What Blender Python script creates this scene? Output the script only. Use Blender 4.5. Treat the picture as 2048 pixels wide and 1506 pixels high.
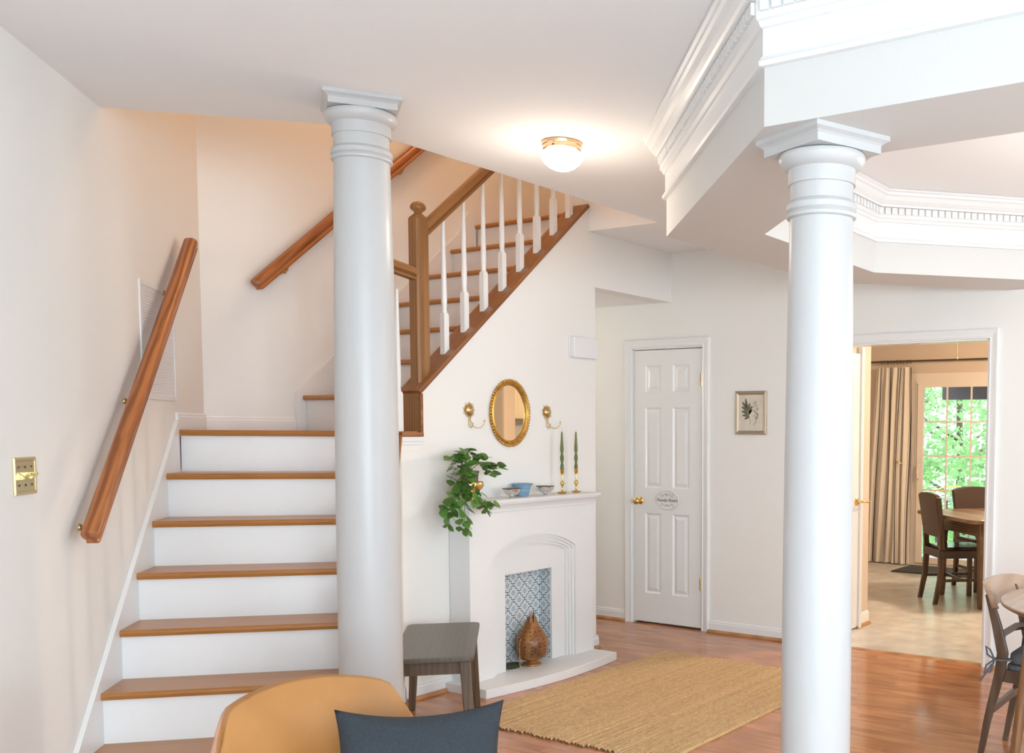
import bpy, bmesh, math, random
from mathutils import Vector, Matrix
random.seed(7)
PI = math.pi
for o in list(bpy.data.objects): bpy.data.objects.remove(o)
SC = bpy.context.scene
COL = SC.collection
Q = 2 ** -.5

# ------------------------------------------------------------------ camera
cd = bpy.data.cameras.new('camera')
cam = bpy.data.objects.new('camera', cd); COL.objects.link(cam); SC.camera = cam
phi, pit, rol = map(math.radians, (30.8554, -3.7875, 0.3702))
_f0 = Vector((math.cos(phi), math.sin(phi), 0)); _r0 = Vector((math.sin(phi), -math.cos(phi), 0)); _u0 = Vector((0, 0, 1))
_F = _f0 * math.cos(pit) + _u0 * math.sin(pit); _U1 = -_f0 * math.sin(pit) + _u0 * math.cos(pit)
_R = _r0 * math.cos(rol) + _U1 * math.sin(rol); _U = -_r0 * math.sin(rol) + _U1 * math.cos(rol)
_m = Matrix((_R, _U, -_F)).transposed().to_4x4(); _m.translation = Vector((0, 0, 1.44))
cam.matrix_world = _m
cd.sensor_fit = 'HORIZONTAL'; cd.sensor_width = 36; cd.lens = 36 * 1988.86 / 2048
cd.shift_x = (1024 - 1491) / 2048; cd.shift_y = (994 - 753) / 2048
cd.clip_start = .05; cd.clip_end = 200

# ------------------------------------------------------------------ world, sun, window daylight, exposure
W = bpy.data.worlds.new('sky'); SC.world = W; W.use_nodes = True
_b = W.node_tree.nodes['Background']; _b.inputs[0].default_value = (.80, .90, 1, 1); _b.inputs[1].default_value = 4.0
def light(name, typ, loc, power, color, size=None, rot=None, sizey=None):
    l = bpy.data.lights.new(name, typ); l.energy = power; l.color = color
    o = bpy.data.objects.new(name, l); COL.objects.link(o); o.location = loc
    if rot: o.rotation_euler = rot
    if typ == 'AREA':
        l.shape = 'RECTANGLE'; l.size = size; l.size_y = sizey or size
    elif typ == 'SUN': l.angle = size
    elif size: l.shadow_soft_size = size
    return o
light('sun', 'SUN', (14, 0, 9), 5.0, (1, .96, .88), math.radians(2), (math.radians(42), math.radians(18), math.radians(15)))
# daylight entering through the room's windows (right-hand wall and the wall behind the viewer)
light('window_daylight', 'AREA', (-2.2, -4.12, 1.5), 172, (.765, .90, 1), 2.2, (math.radians(124), 0, 0), 1.8)
light('window_daylight', 'AREA', (3.2, -4.12, 1.5), 84, (.765, .90, 1), 2.2, (math.radians(124), 0, 0), 1.8)
light('window_daylight', 'AREA', (-4.44, -3.3, 1.5), 70, (.765, .90, 1), 1.5, (math.radians(112), 0, math.radians(-90)), 1.9)
SC.view_settings.view_transform = 'Standard'; SC.view_settings.look = 'None'
SC.view_settings.exposure = 0.21; SC.view_settings.gamma = 1; SC.view_settings.use_curve_mapping = False

# ------------------------------------------------------------------ materials
def nodes_of(m):
    m.use_nodes = True
    return m.node_tree.nodes, m.node_tree.links
def mat(name, col, rough=.5, metal=0, bump=0, bscale=60, vary=0, vscale=4, stretch=(1, 1, 1), emit=None, coat=0, spec=None, sss=0):
    """plain procedural surface: base colour with faint noise variation and fine relief"""
    m = bpy.data.materials.new(name); n, l = nodes_of(m); b = n['Principled BSDF']
    b.inputs['Base Color'].default_value = (*col, 1); b.inputs['Roughness'].default_value = rough; b.inputs['Metallic'].default_value = metal
    if coat: b.inputs['Coat Weight'].default_value = coat; b.inputs['Coat Roughness'].default_value = .08
    if spec is not None: b.inputs['Specular IOR Level'].default_value = spec
    if sss: b.inputs['Subsurface Weight'].default_value = sss; b.inputs['Subsurface Radius'].default_value = (.02, .02, .01)
    if emit: b.inputs['Emission Color'].default_value = (*emit[0], 1); b.inputs['Emission Strength'].default_value = emit[1]
    tc = n.new('ShaderNodeTexCoord'); mp = n.new('ShaderNodeMapping'); mp.inputs['Scale'].default_value = stretch
    l.new(tc.outputs['Object'], mp.inputs[0])
    if vary:
        t = n.new('ShaderNodeTexNoise'); t.inputs['Scale'].default_value = vscale; t.inputs['Detail'].default_value = 4
        l.new(mp.outputs[0], t.inputs['Vector'])
        r = n.new('ShaderNodeValToRGB')
        r.color_ramp.elements[0].position = .3; r.color_ramp.elements[1].position = .7
        r.color_ramp.elements[0].color = (*[c * (1 - vary) for c in col], 1); r.color_ramp.elements[1].color = (*[min(1, c * (1 + vary)) for c in col], 1)
        l.new(t.outputs[0], r.inputs[0]); l.new(r.outputs[0], b.inputs['Base Color'])
    if bump:
        t2 = n.new('ShaderNodeTexNoise'); t2.inputs['Scale'].default_value = bscale; t2.inputs['Detail'].default_value = 3
        l.new(mp.outputs[0], t2.inputs['Vector'])
        bp = n.new('ShaderNodeBump'); bp.inputs['Strength'].default_value = bump; bp.inputs['Distance'].default_value = .004
        l.new(t2.outputs[0], bp.inputs['Height']); l.new(bp.outputs[0], b.inputs['Normal'])
    return m
def wood(name, dark, lite, rough=.35, stretch=(1.2, 22, 22), scale=2.2, dist=3.0, coat=0.0, plank=False):
    """oak-like grain stretched along the object's local X axis"""
    m = bpy.data.materials.new(name); n, l = nodes_of(m); b = n['Principled BSDF']; b.inputs['Roughness'].default_value = rough
    if coat: b.inputs['Coat Weight'].default_value = coat; b.inputs['Coat Roughness'].default_value = .06
    tc = n.new('ShaderNodeTexCoord'); mp = n.new('ShaderNodeMapping'); mp.inputs['Scale'].default_value = stretch
    l.new(tc.outputs['Object'], mp.inputs[0])
    vec = mp.outputs[0]
    if plank:
        at = n.new('ShaderNodeAttribute'); at.attribute_name = 'plank'
        sc = n.new('ShaderNodeVectorMath'); sc.operation = 'SCALE'; l.new(at.outputs['Vector'], sc.inputs[0]); sc.inputs['Scale'].default_value = 37
        ad = n.new('ShaderNodeVectorMath'); ad.operation = 'ADD'; l.new(vec, ad.inputs[0]); l.new(sc.outputs[0], ad.inputs[1]); vec = ad.outputs[0]
    t = n.new('ShaderNodeTexNoise'); t.inputs['Scale'].default_value = scale; t.inputs['Detail'].default_value = 6; t.inputs['Distortion'].default_value = dist * .3
    l.new(vec, t.inputs['Vector'])
    w = n.new('ShaderNodeTexWave'); w.wave_type = 'BANDS'; w.bands_direction = 'Y'; w.inputs['Scale'].default_value = scale * .35; w.inputs['Distortion'].default_value = dist * 2
    w.inputs['Detail'].default_value = 3; l.new(vec, w.inputs['Vector'])
    mx = n.new('ShaderNodeMix'); mx.data_type = 'FLOAT'; mx.inputs[0].default_value = .4; l.new(t.outputs[0], mx.inputs[2]); l.new(w.outputs[0], mx.inputs[3])
    r = n.new('ShaderNodeValToRGB'); r.color_ramp.elements[0].position = .28; r.color_ramp.elements[1].position = .68
    r.color_ramp.elements[0].color = (*dark, 1); r.color_ramp.elements[1].color = (*lite, 1); l.new(mx.outputs[0], r.inputs[0])
    out = r.outputs[0]
    if plank:
        hs = n.new('ShaderNodeHueSaturation'); mr = n.new('ShaderNodeMapRange'); mr.inputs[3].default_value = .88; mr.inputs[4].default_value = 1.12
        l.new(at.outputs['Fac'], mr.inputs[0]); l.new(mr.outputs[0], hs.inputs['Value']); l.new(out, hs.inputs['Color']); out = hs.outputs[0]
    l.new(out, b.inputs['Base Color'])
    bp = n.new('ShaderNodeBump'); bp.inputs['Strength'].default_value = .012 if plank else .08; bp.inputs['Distance'].default_value = .002
    l.new(mx.outputs[0], bp.inputs['Height'])
    if not plank: l.new(bp.outputs[0], b.inputs['Normal'])
    return m
M = {}
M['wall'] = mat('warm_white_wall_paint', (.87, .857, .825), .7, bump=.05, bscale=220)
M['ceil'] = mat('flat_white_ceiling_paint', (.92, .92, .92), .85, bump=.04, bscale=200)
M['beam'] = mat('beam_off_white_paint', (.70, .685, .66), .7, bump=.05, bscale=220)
M['kwall'] = mat('kitchen_wall_paint', (.66, .55, .44), .7, bump=.05, bscale=200)
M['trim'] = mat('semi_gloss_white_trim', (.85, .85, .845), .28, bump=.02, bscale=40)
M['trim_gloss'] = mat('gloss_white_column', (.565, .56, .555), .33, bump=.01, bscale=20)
M['riser'] = mat('white_painted_riser', (.86, .86, .86), .4, bump=.05, bscale=30, stretch=(1, 1, 8))
M['fire'] = mat('white_painted_surround', (.80, .80, .80), .4, bump=.03, bscale=50)
M['oak'] = wood('oak_nosing_and_tread', (.37, .15, .036), (.51, .225, .06), .3)
M['rail'] = wood('red_oak_handrail', (.24, .07, .018), (.45, .16, .05), .3, stretch=(1.5, 16, 16), scale=2.0, dist=4.5)
M['stairrail'] = wood('oak_stair_rail', (.23, .10, .03), (.34, .16, .055), .3)
M['newel'] = wood('oak_newel', (.25, .115, .038), (.36, .175, .065), .32, stretch=(20, 20, 1.2))
M['cap'] = wood('oak_stringer_cap', (.2, .075, .025), (.36, .15, .055), .22, stretch=(1.4, 20, 20))
M['floor'] = wood('hardwood_strips', (.42, .17, .07), (.54, .235, .105), .13, stretch=(26, 1.1, 26), scale=1.6, plank=True)
M['shoe'] = wood('oak_shoe_moulding', (.36, .15, .05), (.52, .25, .1), .35, stretch=(2, 2, 2))
M['gap'] = mat('floor_gap', (.09, .04, .02), .7)
M['vinyl'] = mat('kitchen_vinyl_floor', (.60, .56, .50), .3, bump=.05, bscale=30, vary=.2, vscale=6)
M['brass'] = mat('polished_brass', (.78, .53, .19), .22, 1, bump=.02, bscale=15)
M['antique'] = mat('aged_brass', (.62, .44, .2), .34, 1, bump=.1, bscale=60, vary=.15, vscale=20)
M['plate'] = mat('light_brass_plate', (.72, .63, .36), .3, 1, bump=.03, bscale=30)
M['gilt'] = mat('gilt_frame', (.58, .335, .085), .38, .9, bump=.15, bscale=90, vary=.2, vscale=40)
M['bronze'] = mat('brushed_bronze', (.72, .48, .3), .3, 1)
M['iron'] = mat('dark_metal', (.16, .13, .1), .4, .9)
M['mirror'] = mat('mirror_glass', (.93, .94, .93), .015, 1)
M['silver'] = mat('polished_silver', (.85, .84, .83), .08, 1)
M['black'] = mat('black_rim', (.03, .035, .045), .35)
M['blueglaze'] = mat('blue_glazed_stoneware', (.2, .36, .52), .3, bump=.3, bscale=14, vary=.25, vscale=12, stretch=(1, 1, 5), coat=.4)
M['hammer'] = mat('hammered_gold', (.8, .53, .2), .2, 1, bump=.5, bscale=45)
M['potgrey'] = mat('brown_grey_plastic_pot', (.13, .105, .09), .6)
M['leaf'] = mat('pothos_leaf', (.07, .165, .03), .38, vary=.45, vscale=25, spec=.4)
M['stem'] = mat('green_stem', (.17, .25, .06), .5)
M['candle'] = mat('olive_wax', (.13, .16, .03), .35, vary=.15, vscale=20, sss=.1)
M['rug'] = mat('jute', (.58, .385, .195), .95, bump=.8, bscale=160, vary=.12, vscale=90, stretch=(.3, 1, 1))
def rowtint(m):
    n, l = nodes_of(m); b = n['Principled BSDF']; src = b.inputs['Base Color'].links[0].from_socket
    at = n.new('ShaderNodeAttribute'); at.attribute_name = 'row'; mr = n.new('ShaderNodeMapRange'); mr.inputs[3].default_value = .80; mr.inputs[4].default_value = 1.12
    hs = n.new('ShaderNodeHueSaturation'); l.new(at.outputs['Fac'], mr.inputs[0]); l.new(mr.outputs[0], hs.inputs['Value']); l.new(src, hs.inputs['Color']); l.new(hs.outputs[0], b.inputs['Base Color'])
rowtint(M['rug'])
M['bench'] = wood('grey_brown_bench_top', (.10, .086, .07), (.12, .102, .083), .38, stretch=(1.4, 16, 16))
M['benchleg'] = wood('walnut_bench_leg', (.09, .055, .03), (.14, .085, .048), .4, stretch=(16, 16, 1.5))
M['leather'] = mat('tan_leather', (.46, .205, .055), .42, bump=.12, bscale=140, vary=.1, vscale=5)
M['shell'] = mat('pinkish_shell_edge', (.55, .3, .2), .5)
M['pillow'] = mat('slate_blue_linen', (.033, .041, .051), .9, bump=.5, bscale=420, vary=.18, vscale=180)
M['gourd'] = wood('carved_gourd', (.24, .085, .02), (.4, .17, .05), .3, stretch=(6, 6, 2))
M['hole'] = mat('dark_hole', (.02, .012, .008), .8)
M['raffia'] = mat('raffia_cord', (.5, .36, .2), .8)
M['walnut'] = wood('walnut_chair', (.085, .048, .028), (.14, .085, .052), .33, stretch=(3, 3, 1.5), scale=4)
M['tabletop'] = wood('light_walnut_tabletop', (.36, .235, .155), (.43, .295, .205), .25, stretch=(1.2, 7, 7), coat=.2)
M['tableleg'] = wood('orange_brown_table', (.18, .075, .024), (.27, .12, .047), .3, stretch=(16, 16, 1.2))
M['greycloth'] = mat('grey_cushion', (.13, .14, .155), .9, bump=.4, bscale=300, vary=.12, vscale=120)
M['parson'] = mat('brown_leather_parsons', (.045, .026, .018), .38, bump=.1, bscale=120)
M['seatblack'] = mat('black_vinyl_seat', (.012, .012, .012), .16)
M['darkleg'] = wood('dark_walnut_leg', (.04, .018, .009), (.09, .042, .02), .35, stretch=(10, 10, 1.5))
M['ktable'] = wood('brown_oak_table', (.13, .075, .04), (.25, .155, .09), .33, stretch=(2, 2, 2))
M['slide'] = mat('almond_slider_frame', (.78, .70, .61), .4)
M['mat'] = mat('charcoal_doormat', (.07, .065, .065), .95, bump=.6, bscale=200, vary=.3, vscale=150)
M['paper'] = mat('aged_paper', (.70, .63, .53), .8, vary=.06, vscale=20)
M['ink'] = mat('olive_botanical_ink', (.16, .15, .10), .8)
M['inklite'] = mat('faint_botanical_ink', (.36, .33, .25), .8)
M['champagne'] = mat('champagne_frame', (.44, .36, .26), .4, .55)
M['sign'] = mat('white_enamel_sign', (.82, .81, .79), .35)
M['text'] = mat('grey_lettering', (.13, .12, .12), .6)
M['textlite'] = mat('pale_grey_ornament', (.35, .34, .33), .6)
M['plastic'] = mat('white_plastic', (.83, .83, .84), .4)
M['opal'] = mat('lit_opal_glass', (.95, .93, .9), .25, emit=((1, .86, .68), 6))
M['deck'] = mat('grey_deck_paint', (.42, .42, .42), .7)
M['deckdark'] = mat('dark_stained_deck', (.07, .06, .065), .7)
M['foliage'] = mat('sunlit_foliage', (.22, .40, .19), .55, vary=.5, vscale=1.3, spec=.3)
M['bark'] = mat('tree_bark', (.12, .09, .07), .9, bump=.6, bscale=30)
M['grass'] = mat('lawn', (.16, .3, .06), .9, vary=.3, vscale=3)
M['cab'] = mat('cream_cabinet', (.8, .7, .52), .4)
M['hose'] = mat('yellow_hose', (.55, .55, .12), .4)
def leafmat(m, w):
    n, l = nodes_of(m); b = n['Principled BSDF']; o = n['Material Output']
    t = n.new('ShaderNodeBsdfTranslucent'); t.inputs[0].default_value = (.42, .66, .30, 1); mx = n.new('ShaderNodeMixShader'); mx.inputs[0].default_value = w
    l.new(b.outputs[0], mx.inputs[1]); l.new(t.outputs[0], mx.inputs[2]); l.new(mx.outputs[0], o.inputs[0])
leafmat(M['foliage'], .45); leafmat(M['leaf'], .12)
def leaf_tone(m):
    n, l = nodes_of(m); b = n['Principled BSDF']; src = b.inputs['Base Color'].links[0].from_socket
    oi = n.new('ShaderNodeObjectInfo'); mr = n.new('ShaderNodeMapRange'); mr.inputs[3].default_value = .6; mr.inputs[4].default_value = 1.7
    hs = n.new('ShaderNodeHueSaturation'); l.new(oi.outputs['Random'], mr.inputs[0]); l.new(mr.outputs[0], hs.inputs['Value']); l.new(src, hs.inputs['Color']); l.new(hs.outputs[0], b.inputs['Base Color'])
leaf_tone(M['leaf'])
def glass():
    m = bpy.data.materials.new('clear_pane'); n, l = nodes_of(m); o = n['Material Output']; n.remove(n['Principled BSDF'])
    t = n.new('ShaderNodeBsdfTransparent'); t.inputs[0].default_value = (.94, .96, .95, 1); g = n.new('ShaderNodeBsdfGlossy'); g.inputs['Roughness'].default_value = .02
    f = n.new('ShaderNodeFresnel'); f.inputs[0].default_value = 1.45; mx = n.new('ShaderNodeMixShader')
    l.new(f.outputs[0], mx.inputs[0]); l.new(t.outputs[0], mx.inputs[1]); l.new(g.outputs[0], mx.inputs[2]); l.new(mx.outputs[0], o.inputs[0])
    return m
M['glass'] = glass()
def stripes():
    """cream curtain with grey ticking stripes; the stripe position follows the cloth (UV u)"""
    m = bpy.data.materials.new('striped_curtain_cloth'); n, l = nodes_of(m); b = n['Principled BSDF']; b.inputs['Roughness'].default_value = .9
    uv = n.new('ShaderNodeUVMap'); sx = n.new('ShaderNodeSeparateXYZ'); l.new(uv.outputs[0], sx.inputs[0])
    mu = n.new('ShaderNodeMath'); mu.operation = 'MULTIPLY'; mu.inputs[1].default_value = 9; l.new(sx.outputs[0], mu.inputs[0])
    fr = n.new('ShaderNodeMath'); fr.operation = 'FRACT'; l.new(mu.outputs[0], fr.inputs[0])
    r = n.new('ShaderNodeValToRGB'); r.color_ramp.interpolation = 'CONSTANT'
    cr = (.78, .70, .59, 1); gr = (.12, .105, .105, 1)
    e = r.color_ramp.elements; e[0].position = 0; e[0].color = cr; e[1].position = .34; e[1].color = gr
    for p, c in ((.375, cr), (.44, gr), (.58, cr), (.645, gr), (.68, cr)):
        q = e.new(p); q.color = c
    l.new(fr.outputs[0], r.inputs[0]); l.new(r.outputs[0], b.inputs['Base Color'])
    return m
M['curtain'] = stripes()
def tile():
    """blue-grey patterned stick-on tile print: ogee lattice with eight-petal flowers"""
    m = bpy.data.materials.new('patterned_tile_print'); n, l = nodes_of(m); b = n['Principled BSDF']; b.inputs['Roughness'].default_value = .35
    tc = n.new('ShaderNodeTexCoord'); sp = n.new('ShaderNodeSeparateXYZ'); l.new(tc.outputs['Object'], sp.inputs[0])
    def mth(op, a, bb=None, c=None):
        q = n.new('ShaderNodeMath'); q.operation = op
        for i, v in enumerate((a, bb, c)):
            if v is None: continue
            if isinstance(v, (int, float)): q.inputs[i].default_value = v
            else: l.new(v, q.inputs[i])
        return q.outputs[0]
    xy = mth('ADD', sp.outputs[0], sp.outputs[1]); z = sp.outputs[2]
    x = mth('MULTIPLY', xy, 1 / .095); zz = mth('MULTIPLY', z, 1 / .095)
    p = mth('ADD', x, zz); q = mth('SUBTRACT', x, zz)
    wp = mth('ADD', p, mth('MULTIPLY', mth('SINE', mth('MULTIPLY', q, 6 * PI)), .055)); wq = mth('ADD', q, mth('MULTIPLY', mth('SINE', mth('MULTIPLY', p, 6 * PI)), .055))
    fp = mth('SUBTRACT', mth('FRACT', wp), .5); fq = mth('SUBTRACT', mth('FRACT', wq), .5)
    lp = mth('GREATER_THAN', mth('ABSOLUTE', fp), .462); lq = mth('GREATER_THAN', mth('ABSOLUTE', fq), .462)
    gp = mth('SUBTRACT', mth('FRACT', p), .5); gq = mth('SUBTRACT', mth('FRACT', q), .5)
    r2 = mth('SQRT', mth('ADD', mth('MULTIPLY', gp, gp), mth('MULTIPLY', gq, gq)))
    th = mth('ARCTAN2', gp, gq)
    pet = mth('GREATER_THAN', mth('COSINE', mth('MULTIPLY', th, 8)), .25)
    band = mth('MULTIPLY', mth('GREATER_THAN', r2, .11), mth('LESS_THAN', r2, .23))
    fl = mth('MULTIPLY', pet, band); dot = mth('LESS_THAN', r2, .05)
    ink = mth('MINIMUM', mth('ADD', mth('ADD', mth('MAXIMUM', lp, lq), fl), dot), 1)
    mx = n.new('ShaderNodeMix'); mx.data_type = 'RGBA'; l.new(ink, mx.inputs[0]); mx.inputs[6].default_value = (.66, .72, .745, 1); mx.inputs[7].default_value = (.05, .07, .095, 1)
    l.new(mx.outputs[2], b.inputs['Base Color'])
    return m
M['tile'] = tile()

# ------------------------------------------------------------------ mesh helpers
def frame4(m, x0, x1, y0, y1, z0, z1, w, wt=None, wb=None):
    wt = w if wt is None else wt; wb = w if wb is None else wb
    m.box(x0, x1, y0, y0 + w, z0, z1).box(x0, x1, y1 - w, y1, z0, z1)
    if wt: m.box(x0, x1, y0 + w, y1 - w, z1 - wt, z1)
    if wb: m.box(x0, x1, y0 + w, y1 - w, z0, z0 + wb)
    return m
class MB:
    def __init__(s): s.v = []; s.f = []
    def add(s, vs, fs):
        k = len(s.v); s.v += [tuple(p) for p in vs]; s.f += [tuple(i + k for i in f) for f in fs]; return s
    def box(s, x0, x1, y0, y1, z0, z1):
        return s.add([(x0, y0, z0), (x1, y0, z0), (x1, y1, z0), (x0, y1, z0), (x0, y0, z1), (x1, y0, z1), (x1, y1, z1), (x0, y1, z1)],
                     [(3, 2, 1, 0), (4, 5, 6, 7), (0, 1, 5, 4), (1, 2, 6, 5), (2, 3, 7, 6), (3, 0, 4, 7)])
    def prism(s, poly, a, b, fn=None):
        """poly in 2D extruded from a to b; fn maps (p,q,h) to xyz (default p,q,h -> x,y,z)"""
        fn = fn or (lambda p, q, h: (p, q, h)); n = len(poly)
        ar = sum(poly[i][0] * poly[(i + 1) % n][1] - poly[(i + 1) % n][0] * poly[i][1] for i in range(n))
        if ar < 0: poly = poly[::-1]
        return s.add([fn(p, q, a) for p, q in poly] + [fn(p, q, b) for p, q in poly],
                     [tuple(range(n - 1, -1, -1)), tuple(range(n, 2 * n))] + [(i, (i + 1) % n, n + (i + 1) % n, n + i) for i in range(n)])
    def lathe(s, prof, n=32, c=(0, 0, 0), sx=1, sy=1, cap=True):
        vs = []; fs = []; m = len(prof)
        for r, z in prof:
            for i in range(n):
                a = 2 * PI * i / n; vs.append((c[0] + r * math.cos(a) * sx, c[1] + r * math.sin(a) * sy, c[2] + z))
        for j in range(m - 1):
            for i in range(n): fs.append((j * n + i, j * n + (i + 1) % n, (j + 1) * n + (i + 1) % n, (j + 1) * n + i))
        if cap:
            fs.append(tuple(range(n - 1, -1, -1))); fs.append(tuple((m - 1) * n + i for i in range(n)))
        return s.add(vs, fs)
    def tube(s, path, r, n=8, cap=True):
        P = [Vector(p) for p in path]; m = len(P); R = r if isinstance(r, (list, tuple)) else [r] * m
        vs = []; fs = []; up = None
        for i in range(m):
            t = (P[min(i + 1, m - 1)] - P[max(i - 1, 0)]).normalized()
            if up is None:
                up = Vector((0, 0, 1)) if abs(t.z) < .9 else Vector((1, 0, 0))
            a = t.cross(up)
            a = a.normalized() if a.length > 1e-5 else Vector((1, 0, 0)); up = a.cross(t).normalized()
            for k in range(n):
                q = 2 * PI * k / n; vs.append(P[i] + a * (R[i] * math.cos(q)) + up * (R[i] * math.sin(q)))
        for j in range(m - 1):
            for i in range(n): fs.append((j * n + i, j * n + (i + 1) % n, (j + 1) * n + (i + 1) % n, (j + 1) * n + i))
        if cap: fs.append(tuple(range(n - 1, -1, -1))); fs.append(tuple((m - 1) * n + i for i in range(n)))
        return s.add(vs, fs)
    def grid(s, nu, nv, fn, close=False):
        vs = [fn(i / nu, j / nv) for j in range(nv + 1) for i in range(nu + 1)]
        return s.add(vs, [(j * (nu + 1) + i, j * (nu + 1) + i + 1, (j + 1) * (nu + 1) + i + 1, (j + 1) * (nu + 1) + i) for j in range(nv) for i in range(nu)])
    def ball(s, c, r, nu=12, nv=8, sc=(1, 1, 1)):
        prof = [(max(1e-4, r * math.sin(PI * j / nv)), -r * math.cos(PI * j / nv)) for j in range(nv + 1)]
        k = len(s.v); s.lathe(prof, nu, (0, 0, 0))
        for i in range(k, len(s.v)): p = s.v[i]; s.v[i] = (c[0] + p[0] * sc[0], c[1] + p[1] * sc[1], c[2] + p[2] * sc[2])
        return s
    def build(s, name, m, parent=None, smooth=None, bevel=0, seg=2, loc=None, rot=None):
        me = bpy.data.meshes.new(name); me.from_pydata(s.v, [], s.f); me.update()
        me.materials.append(M[m] if isinstance(m, str) else m)
        if smooth is not None:
            for p in me.polygons: p.use_smooth = True
            me.set_sharp_from_angle(angle=math.radians(smooth))
        o = bpy.data.objects.new(name, me); COL.objects.link(o)
        if parent: o.parent = parent
        if loc is not None: o.location = loc
        if rot is not None: o.rotation_euler = rot
        if bevel:
            b = o.modifiers.new('bevel', 'BEVEL'); b.width = bevel; b.segments = seg; b.limit_method = 'ANGLE'; b.angle_limit = math.radians(40)
        return o
def rrect(x0, x1, y0, y1, r, n=5):
    out = []
    for cx, cy, a0 in ((x1 - r, y0 + r, -90), (x1 - r, y1 - r, 0), (x0 + r, y1 - r, 90), (x0 + r, y0 + r, 180)):
        for i in range(n + 1):
            a = math.radians(a0 + 90 * i / n); out.append((cx + r * math.cos(a), cy + r * math.sin(a)))
    return out
def tag(o, label, cat, group=None, kind=None):
    o['label'] = label; o['category'] = cat
    if group: o['group'] = group
    if kind: o['kind'] = kind
    return o
def thing(name, label, cat, loc=(0, 0, 0), rz=0, group=None, kind=None):
    o = bpy.data.objects.new(name, None); COL.objects.link(o); o.location = loc; o.rotation_euler = (0, 0, rz); o.empty_display_size = .1
    return tag(o, label, cat, group, kind)
def struct(o, label, cat): return tag(o, label, cat, kind='structure')
def dup(o, parent=None):
    c = o.copy(); COL.objects.link(c); c.parent = parent
    for ch in [x for x in bpy.data.objects if x.parent == o]: dup(ch, c)
    return c
def SD(S, D, z=0): return ((S - D) * Q, (S + D) * Q, z)          # stair frame: S along the lower flight, D towards its wall

# ------------------------------------------------------------------ key dimensions (metres)
XB, YM, H, ZB = 5.945, 4.187, 2.71, 2.288
RI = .204; LAND = 7 * RI; RUN = .2195; RUN2 = .228
DL = 2.137 * Q; DK = .472; DK2 = DK + .14; KX = YM - DK / Q      # wall plane, knee wall faces, kink x
S7 = 5.383; Y2 = 5.24; ZT = 5.2; FL2 = 3.06

# ------------------------------------------------------------------ setting: floor
fl = struct(MB().box(-4.6, 6.0, -4.3, 6.3, -.1, -.0013).build('floor', 'gap'), 'glossy reddish brown hardwood strip floor', 'floor')
def boards():
    vs = []; fs = []; val = []; w = .0572; g = .0005; rng = random.Random(3)
    x = -4.6
    while x < 5.99:
        y = -4.3 + rng.uniform(-.9, 0)
        while y < 6.2:
            ln = rng.uniform(.35, 1.15); y1 = y + ln; h = rng.uniform(-.00015, .00015)
            k = len(vs); x0, x1, a, b = x + g, min(x + w - g, 5.995), y + g, y1 - g
            vs += [(x0, a, h), (x1, a, h), (x1, b, h), (x0, b, h), (x0 - g, a - g, h - .0012), (x1 + g, a - g, h - .0012), (x1 + g, b + g, h - .0012), (x0 - g, b + g, h - .0012)]
            fs += [(k, k + 1, k + 2, k + 3), (k + 4, k + 5, k + 1, k), (k + 5, k + 6, k + 2, k + 1), (k + 6, k + 7, k + 3, k + 2), (k + 7, k + 4, k, k + 3)]
            val += [rng.random()] * 5; y = y1
        x += w
    me = bpy.data.meshes.new('floor_board'); me.from_pydata(vs, [], fs); me.materials.append(M['floor'])
    a = me.attributes.new('plank', 'FLOAT', 'FACE'); a.data.foreach_set('value', val)
    o = bpy.data.objects.new('floor_board', me); COL.objects.link(o); o.parent = fl; o['kind'] = 'stuff'
boards()
lr = tag(MB().prism([(-4.3, -4.0), (2.3, -4.0), (2.3, 0), (-2.2, 0), (-4.3, -2.25)], .001, .014).build('bounce_sheet_living', mat('pale_bounce_surface', (.84, .85, .86), .95, bump=.5, bscale=200)), 'large pale sheet added on the floor behind the viewer to bounce light', 'rug')  # unseen reflector, added to bounce neutral light onto the ceiling
lr2 = tag(MB().prism([(2.3, .05), (2.3, .9), (.9, 2.1), (-1.6, .2), (-1.6, .05)], .001, .014).build('bounce_sheet_near', mat('white_bounce_surface', (.84, .85, .86), .95, bump=.5, bscale=200)), 'unseen white sheet added below the picture edge to bounce light', 'rug')  # second added reflector, out of view, extending the neutral floor bounce
struct(MB().box(5.995, 10.3, -1.2, 4.8, -.1, -.002).build('floor_kitchen', 'vinyl'), 'mottled tan vinyl floor of the kitchen beyond the opening', 'floor')
th = MB().prism([(5.965, 0), (6.02, 0), (6.012, .007), (5.985, .009), (5.972, .005)], 1.845, 2.98, lambda p, q, h: (p, h, q)).build('trim_1', 'shoe')
struct(th, 'thin oak threshold strip between hardwood and kitchen vinyl', 'threshold')

# ------------------------------------------------------------------ setting: ceiling and walls
cp = [(-4.6, -2.46), (2.153, 4.29), (2.805, 3.638), (5.026, 3.638), (5.026, YM - .0005), (XB + .06, YM - .0005), (XB + .06, -4.3), (-4.6, -4.3)]
struct(MB().prism(cp, H, FL2).build('ceiling', 'ceil'), 'flat white ceiling with an angular stairwell opening', 'ceiling')
# left wall beside the lower flight, rising through the stairwell
xc = Y2 - 2.137
struct(MB().prism([(-4.6, -2.463), (xc, Y2), (xc - .1, Y2 + .1), (-4.74, -2.36)], 0, ZT).build('wall_left', 'wall'), 'warm white wall carrying the long stair handrail and brass switch plate', 'wall')
struct(MB().prism([(xc - .1, LAND - .1), (4.99, LAND - .1), (4.99, 2.46), (7.2, 2.46), (7.2, ZT), (xc - .1, ZT)], Y2, Y2 + .12, lambda p, q, h: (p, h, q)).build('wall_back', 'wall'), 'warm white stairwell wall behind the upper flight', 'wall')
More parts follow.
